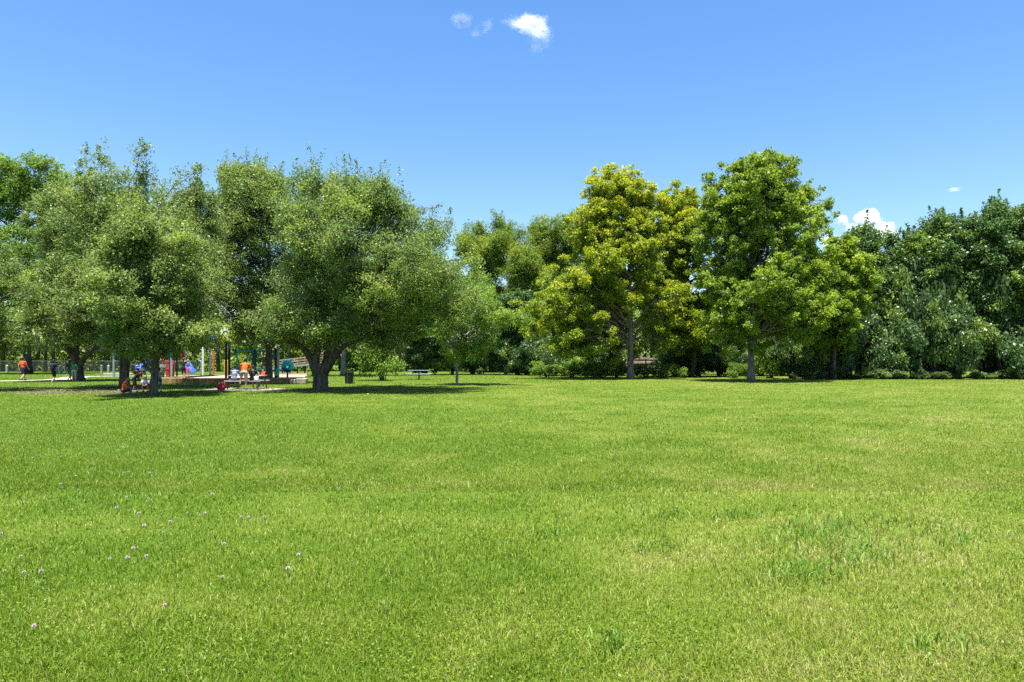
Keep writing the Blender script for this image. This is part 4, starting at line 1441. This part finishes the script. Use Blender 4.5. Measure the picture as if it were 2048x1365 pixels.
POSES = {
    'stand': {},
    'walk': dict(kneeL=(-.10, .20, .52), ankL=(-.10, .26, .12), kneeR=(.10, .02, .49), ankR=(.10, -.30, .16), elbL=(-.27, -.12, 1.14), wriL=(-.25, -.10, .90), elbR=(.27, .08, 1.13), wriR=(.24, .24, .93)),
    'sit_ground': dict(pel=(0, 0, .13), che=(0, .06, .48), nec=(0, .13, .70), hea=(0, .20, .85), hipL=(-.10, .03, .12), hipR=(.10, .03, .12), kneeL=(-.34, .30, .18), kneeR=(.34, .30, .18), ankL=(.02, .42, .06), ankR=(-.04, .34, .08),
                       shoL=(-.19, .09, .62), shoR=(.19, .09, .62), elbL=(-.26, .22, .38), elbR=(.26, .22, .38), wriL=(-.16, .40, .26), wriR=(.16, .40, .26)),
    'sit_bench': dict(pel=(0, 0, .10), che=(0, .05, .44), nec=(0, .12, .66), hea=(0, .17, .81), hipL=(-.09, .03, .10), hipR=(.09, .03, .10), kneeL=(-.12, .46, .10), kneeR=(.12, .46, .10), ankL=(-.12, .44, -.33), ankR=(.12, .44, -.33),
                      shoL=(-.19, .07, .59), shoR=(.19, .07, .59), elbL=(-.25, .22, .38), elbR=(.25, .22, .38), wriL=(-.12, .42, .36), wriR=(.12, .42, .36)),
    'bend': dict(pel=(0, 0, .88), che=(0, .24, 1.10), nec=(0, .40, 1.22), hea=(0, .52, 1.27), hipL=(-.09, 0, .86), hipR=(.09, 0, .86), kneeL=(-.11, .06, .47), kneeR=(.11, .06, .47), shoL=(-.18, .36, 1.18), shoR=(.18, .36, 1.18),
                 elbL=(-.20, .44, .90), elbR=(.20, .44, .90), wriL=(-.16, .54, .68), wriR=(.16, .54, .68)),
    'squat': dict(pel=(0, -.05, .25), che=(0, .10, .58), nec=(0, .18, .80), hea=(0, .24, .95), hipL=(-.10, -.03, .26), hipR=(.10, -.03, .26), kneeL=(-.17, .34, .48), kneeR=(.17, .34, .48), ankL=(-.14, .12, .09), ankR=(.14, .12, .09),
                  shoL=(-.18, .14, .72), shoR=(.18, .14, .72), elbL=(-.24, .32, .52), elbR=(.24, .32, .52), wriL=(-.10, .44, .46), wriR=(.10, .44, .46)),
    'lean': dict(che=(0, .12, 1.22), nec=(0, .20, 1.43), hea=(0, .26, 1.57), shoL=(-.19, .16, 1.36), shoR=(.19, .16, 1.36), elbL=(-.30, .26, 1.16), elbR=(.28, .30, 1.14), wriL=(-.28, .44, 1.02), wriR=(.20, .48, 1.02),
                 kneeL=(-.22, .20, .72), ankL=(-.24, .10, .34)),
    'stand2': dict(elbL=(-.25, .03, 1.13), wriL=(-.16, .22, 1.02), elbR=(.25, .03, 1.13), wriR=(.16, .22, 1.02), kneeL=(-.12, .05, .49), ankR=(.12, -.04, .09)),
    'reach': dict(elbL=(-.26, .18, 1.30), wriL=(-.24, .38, 1.45), elbR=(.26, .16, 1.28), wriR=(.24, .36, 1.42), kneeR=(.12, .08, .50)),
}


def person(label, loc, face, height, pose, shirt, shorts, skin='tan', hair='black', child=False, long=False, cap=None, pack=None, group=None, hair_long=False):
    """face: direction of view, radians from +x"""
    J = dict(pel=(0, 0, .94), che=(0, .01, 1.27), nec=(0, 0, 1.48), hea=(0, .03, 1.63), hipL=(-.095, 0, .91), hipR=(.095, 0, .91), kneeL=(-.105, .02, .49), kneeR=(.105, .02, .49), ankL=(-.105, 0, .09), ankR=(.105, 0, .09),
             shoL=(-.185, 0, 1.41), shoR=(.185, 0, 1.41), elbL=(-.245, -.02, 1.13), elbR=(.245, -.02, 1.13), wriL=(-.25, .06, .88), wriR=(.25, .06, .88))
    J.update(POSES[pose])
    J = {k: np.array(v, float) for k, v in J.items()}
    s = height / 1.75
    t = thing('person', label, 'person', loc, face - math.pi / 2, group)
    hs = 1.22 if child else 1.0
    up = unit(J['nec'] - J['pel'])
    B = Soup()

    def torso(S, k):
        for i in range(9):
            u = i / 8
            p = J['pel'] + (J['che'] - J['pel']) * u
            wx = np.interp(u, [0, .45, 1], [.155, .135, .165]); wy = np.interp(u, [0, .5, 1], [.115, .10, .115])
            S.ball(p, (wx * k, wy * k, .10 * k))
        S.ball((J['che'] * .55 + J['nec'] * .45), (.15 * k, .10 * k, .09 * k))
        for q in ('L', 'R'):
            S.limb(J['che'] * .4 + J['nec'] * .6, J['sho' + q], .075 * k, .062 * k)
    torso(B, 1.0)
    B.limb(J['nec'] - up * .04, J['nec'] * .4 + J['hea'] * .6, .055, .052)
    hv = J['hea'] + up * .02
    B.ball(hv, (.074 * hs, .092 * hs, .112 * hs), 18)
    B.ball(hv + np.array([0, .045, -.055]) * hs, (.052 * hs, .052 * hs, .055 * hs))
    B.ball(hv + np.array([0, .098, -.015]) * hs, (.014 * hs, .022 * hs, .022 * hs), 8)
    for sx in (-1, 1):
        B.ball(hv + np.array([sx * .077, -.005, -.01]) * hs, (.012 * hs, .022 * hs, .033 * hs), 8)
    B.ball(hv + np.array([0, .088, -.06]) * hs, (.026 * hs, .016 * hs, .012 * hs), 8)
    for q, sg in (('L', -1), ('R', 1)):
        B.limb(J['hip' + q], J['knee' + q], .088, .056)
        B.limb(J['knee' + q], J['ank' + q], .056, .036)
        B.limb(J['sho' + q], J['elb' + q], .055, .042)
        B.limb(J['elb' + q], J['wri' + q], .042, .028)
        # hand: palm, four fingers of different length, thumb at the side of the palm
        w_ = J['wri' + q]
        fd = unit(w_ - J['elb' + q])
        sd_ = unit(np.cross(fd, np.array([sg * .3, 1.0, .2])))
        nd = np.cross(sd_, fd)
        palm = w_ + fd * .05
        for i in range(4):
            B.limb(w_ + sd_ * (i - 1.5) * .012, w_ + fd * .085 + sd_ * (i - 1.5) * .02, .016, .0125, 6)
        for i, Lf in enumerate((.062, .074, .068, .052)):
            b0 = w_ + fd * .088 + sd_ * (i - 1.5) * .021
            b1 = b0 + fd * Lf * .5 + nd * .008
            b2 = b1 + unit(fd + nd * .8) * Lf * .5
            B.limb(b0, b1, .0105, .010, 5); B.limb(b1, b2, .010, .0088, 5)
        th0 = w_ + fd * .03 + sd_ * .028
        th1 = th0 + unit(fd * .8 + sd_) * .035
        B.limb(th0, th1, .014, .0115, 5); B.limb(th1, th1 + unit(fd + nd * .5 + sd_ * .3) * .03, .0115, .010, 5)
        toe = np.array([0, .17, 0])
        B.limb(J['ank' + q] + np.array([0, -.03, -.045]), J['ank' + q] + toe + np.array([0, 0, -.055]), .036, .03, 6)
    body = B.remesh('body', SKIN[skin], t, .0085, s)
    S = Soup(); torso(S, 1.09)
    for q in ('L', 'R'):
        S.limb(J['sho' + q], J['sho' + q] + (J['elb' + q] - J['sho' + q]) * (.95 if long else .62), .068, .062)
    S.remesh('shirt', CLOTH[shirt], t, .016, s)
    S = Soup()
    for i in range(3):
        S.ball(J['pel'] + (J['che'] - J['pel']) * (i * .09 - .02), (.172, .132, .09))
    for q in ('L', 'R'):
        S.limb(J['hip' + q], J['knee' + q] if True else 0, .105, .082)
        if long:
            S.limb(J['knee' + q], J['ank' + q], .074, .058)
    S.remesh('trousers' if long else 'shorts', CLOTH[shorts], t, .016, s)
    for q in ('L', 'R'):
        S = Soup()
        a = J['ank' + q]
        S.limb(a + np.array([0, -.04, -.045]), a + np.array([0, .17, -.052]), .046, .038)
        S.remesh('shoe', CLOTH['black'] if shorts != 'black' else CLOTH['grey'], t, .014, s)
    S = Soup()
    S.ball(hv + np.array([0, -.018, .03]) * hs, (.083 * hs, .092 * hs, .098 * hs), 16)
    S.ball(hv + np.array([0, -.05, -.02]) * hs, (.072 * hs, .062 * hs, .085 * hs), 14)
    if hair_long:
        S.limb(hv + np.array([0, -.06, 0]), hv + np.array([0, -.10, -.26]), .075, .05)
        for sx in (-1, 1):
            S.limb(hv + np.array([sx * .07, -.01, .02]), hv + np.array([sx * .085, 0, -.16]), .03, .02)
    S.remesh('hair', HAIRM[hair], t, .012, s)
    for sx in (-1, 1):
        g = Geo(); g.ball(hv + np.array([sx * .032, .083, .018]) * hs, .012 * hs, 8)
        e = g.build('eye', M_EYE, t, True); e.scale = (s,) * 3
    if cap:
        S = Soup(); S.ball(hv + np.array([0, -.005, .06]) * hs, (.09 * hs, .105 * hs, .075 * hs)); S.limb(hv + np.array([0, .08, .055]) * hs, hv + np.array([0, .17, .045]) * hs, .03, .016)
        S.remesh('cap', CLOTH[cap], t, .012, s)
    if pack:
        S = Soup()
        c = J['che'] + np.array([0, -.19, -.02])
        for i in range(9):
            S.ball(c + np.array([0, 0, .035 * (i - 4)]), (.15, .10, .09))
        for sx in (-1, 1):
            S.limb(c + np.array([sx * .10, .06, .12]), c + np.array([sx * .11, .20, .19]), .022, .022)
            S.limb(c + np.array([sx * .11, .20, .19]), c + np.array([sx * .12, .32, .02]), .022, .02)
        S.remesh('backpack_worn', CLOTH[pack], t, .014, s)
    return t


BACK = math.pi / 2       # facing away from the photographer
gp = lambda px, py: tuple(G(px, py))
PG = 'people around the playground'
person('man in an orange shirt and dark shorts walking away on the left path', gp(46, 762), BACK - .2, 1.70, 'walk', 'orange', 'navy', 'tan', 'black', group=PG)
person('child in dark clothes with a backpack walking away by the footpath', gp(107, 766), BACK, 1.52, 'walk', 'navy', 'black', 'tan', 'black', True, pack='navy', group=PG)
person('child in a green shirt and pale shorts beside the leaning oak trunk', gp(148, 764), BACK + .3, 1.40, 'stand2', 'green', 'grey', 'tan', 'brown', True, group=PG)
person('person in black standing left of the child in green by the leaning oak', gp(139, 764), BACK - .2, 1.48, 'walk', 'black', 'jean', 'brown', 'black', True, group=PG)
person('person in an orange shirt sitting cross-legged on the ground under the near oak', gp(247, 787), .25, 1.40, 'sit_ground', 'orange', 'black', 'tan', 'black', True, group=PG)
person('boy in black bending forward with hands low beside the near oak', gp(268, 784), .15, 1.30, 'bend', 'black', 'black', 'tan', 'black', True, cap='navy', group=PG)
person('girl in white with long dark hair squatting left of the near oak trunk', gp(292, 784), -BACK + .3, 1.30, 'squat', 'white', 'maroon', 'light', 'black', True, hair_long=True, group=PG)
person('child in a grey shirt and teal shorts standing right of the near oak trunk', gp(318.5, 784), BACK + .9, 1.16, 'stand2', 'grey', 'teal', 'tan', 'black', True, group=PG)
person('child in an orange shirt standing on the play tower deck', (lx(326, 49.6), 49.5, zz(736, 49.5) + .04), -BACK + .4, .95, 'stand2', 'orange', 'pink', 'tan', 'brown', True, group=PG)
person('child in black standing at the timber edge of the playground', (lx(367, 46.5), 46.5, ZP), BACK - .3, 1.36, 'reach', 'black', 'black', 'tan', 'brown', True, group=PG)
person('child in a blue shirt and pink shorts beside the small blue slide', (lx(376, 48.4), 48.4, ZP), math.pi - .3, 1.22, 'stand2', 'blue', 'pink', 'light', 'black', True, cap='greyblue', group=PG)
person('person in a grey-blue shirt sitting at the left end of the picnic bench', (lx(468.5, 35.98), 35.98, .46), BACK, 1.50, 'sit_bench', 'greyblue', 'jean', 'tan', 'black', group=PG)
person('man in an orange shirt and khaki shorts with one foot on the picnic bench', (lx(491, 35.75), 35.55, .02), BACK, 1.66, 'lean', 'orange', 'khaki', 'tan', 'black', cap='navy', group=PG)
person('person in black sitting in the middle of the picnic bench', (lx(504.5, 35.98), 35.98, .46), BACK, 1.50, 'sit_bench', 'black', 'black', 'tan', 'black', group=PG)
person('person in dark green standing behind the far side of the picnic table', (lx(523, 38.0), 38.0, 0), -BACK + .3, 1.38, 'stand2', 'dgreen', 'black', 'brown', 'black', True, group=PG)

# ------------------------------------------------------------------ small fair-weather clouds
def cloud_mat(name, dens, seed, scale, soft):
    m, t, out = new_mat(name)
    tc = N(t, 'ShaderNodeTexCoord')
    ln = N(t, 'ShaderNodeVectorMath', operation='LENGTH')
    t.links.new(tc.outputs['Object'], ln.inputs[0])
    mp = N(t, 'ShaderNodeMapping'); mp.inputs['Location'].default_value = (seed * 3.1, seed * 1.7, seed)
    t.links.new(tc.outputs['Object'], mp.inputs[0])
    no = N(t, 'ShaderNodeTexNoise'); no.inputs['Scale'].default_value = scale; no.inputs['Detail'].default_value = 7; no.inputs['Roughness'].default_value = .6
    t.links.new(mp.outputs[0], no.inputs['Vector'])
    a = N(t, 'ShaderNodeMath', operation='MULTIPLY_ADD'); a.inputs[1].default_value = 2.4; a.inputs[2].default_value = -.75
    t.links.new(no.outputs[0], a.inputs[0])
    b = N(t, 'ShaderNodeMath', operation='SUBTRACT'); t.links.new(a.outputs[0], b.inputs[0])
    p = N(t, 'ShaderNodeMath', operation='POWER'); p.inputs[1].default_value = 1.6
    t.links.new(ln.outputs['Value'], p.inputs[0]); t.links.new(p.outputs[0], b.inputs[1])
    c = N(t, 'ShaderNodeMath', operation='MULTIPLY'); c.use_clamp = True; c.inputs[1].default_value = soft * .36
    t.links.new(b.outputs[0], c.inputs[0])
    e = N(t, 'ShaderNodeMath', operation='MULTIPLY'); e.inputs[1].default_value = dens
    t.links.new(c.outputs[0], e.inputs[0])
    v = N(t, 'ShaderNodeVolumePrincipled')
    v.inputs['Color'].default_value = (1, 1, 1, 1)
    v.inputs['Anisotropy'].default_value = 0.0
    t.links.new(e.outputs[0], v.inputs['Density'])
    t.links.new(v.outputs[0], out.inputs['Volume'])
    return m


def cloud(label, puffs, d, group='small white clouds'):
    """puffs: (px,py,rx_px,rz_px,dens,scale,soft)"""
    c0 = P(puffs[0][0], puffs[0][1], d)
    t = thing('cloud', label, 'cloud', c0, group=group)
    for i, (px, py, rx, rz, dens, sc, soft) in enumerate(puffs):
        p = P(px, py, d) - c0
        me = bpy.data.meshes.new('puff')
        bm = bmesh.new(); bmesh.ops.create_icosphere(bm, subdivisions=3, radius=1.0); bm.to_mesh(me); bm.free()
        sx, sz = rx / F * d, rz / F * d
        me.materials.append(cloud_mat('cloud_vapour', dens * .95 / max(sx, sz), i * 2.3 + px * .013, sc, soft))
        o = link('puff', me, t, p)
        o.scale = (sx, max(sx, sz) * .8, sz)


cloud('brightest small white cloud high in the middle of the sky', [(1062, 55, 52, 36, 9, 1.6, 1.8), (1080, 80, 46, 44, 1.5, 1.9, 1.1), (1022, 44, 34, 20, 2.0, 1.8, 1.0)], 3000)
cloud('thin wisp of cloud left of the brightest small cloud', [(924, 40, 36, 24, 1.6, 1.8, 1.2), (950, 66, 24, 16, 1.0, 1.8, 1.0), (974, 52, 22, 26, 1.0, 1.8, 1.0)], 3000)
cloud('puffy white cloud peeking over the right woods', [(1737, 438, 36, 30, 14, 1.3, 3), (1765, 458, 36, 26, 14, 1.3, 3), (1750, 475, 60, 22, 9, 1.4, 3)], 6000)
cloud('smaller low cloud between the green sycamore and the puffy cloud', [(1684, 442, 18, 14, 10, 1.4, 3), (1704, 460, 28, 18, 5, 1.5, 2), (1660, 485, 24, 22, 10, 1.4, 3)], 6000)
cloud('tiny flat cloud alone in the sky above the right woods', [(1909, 379, 20, 8, 4, 1.3, 1.5)], 6000)
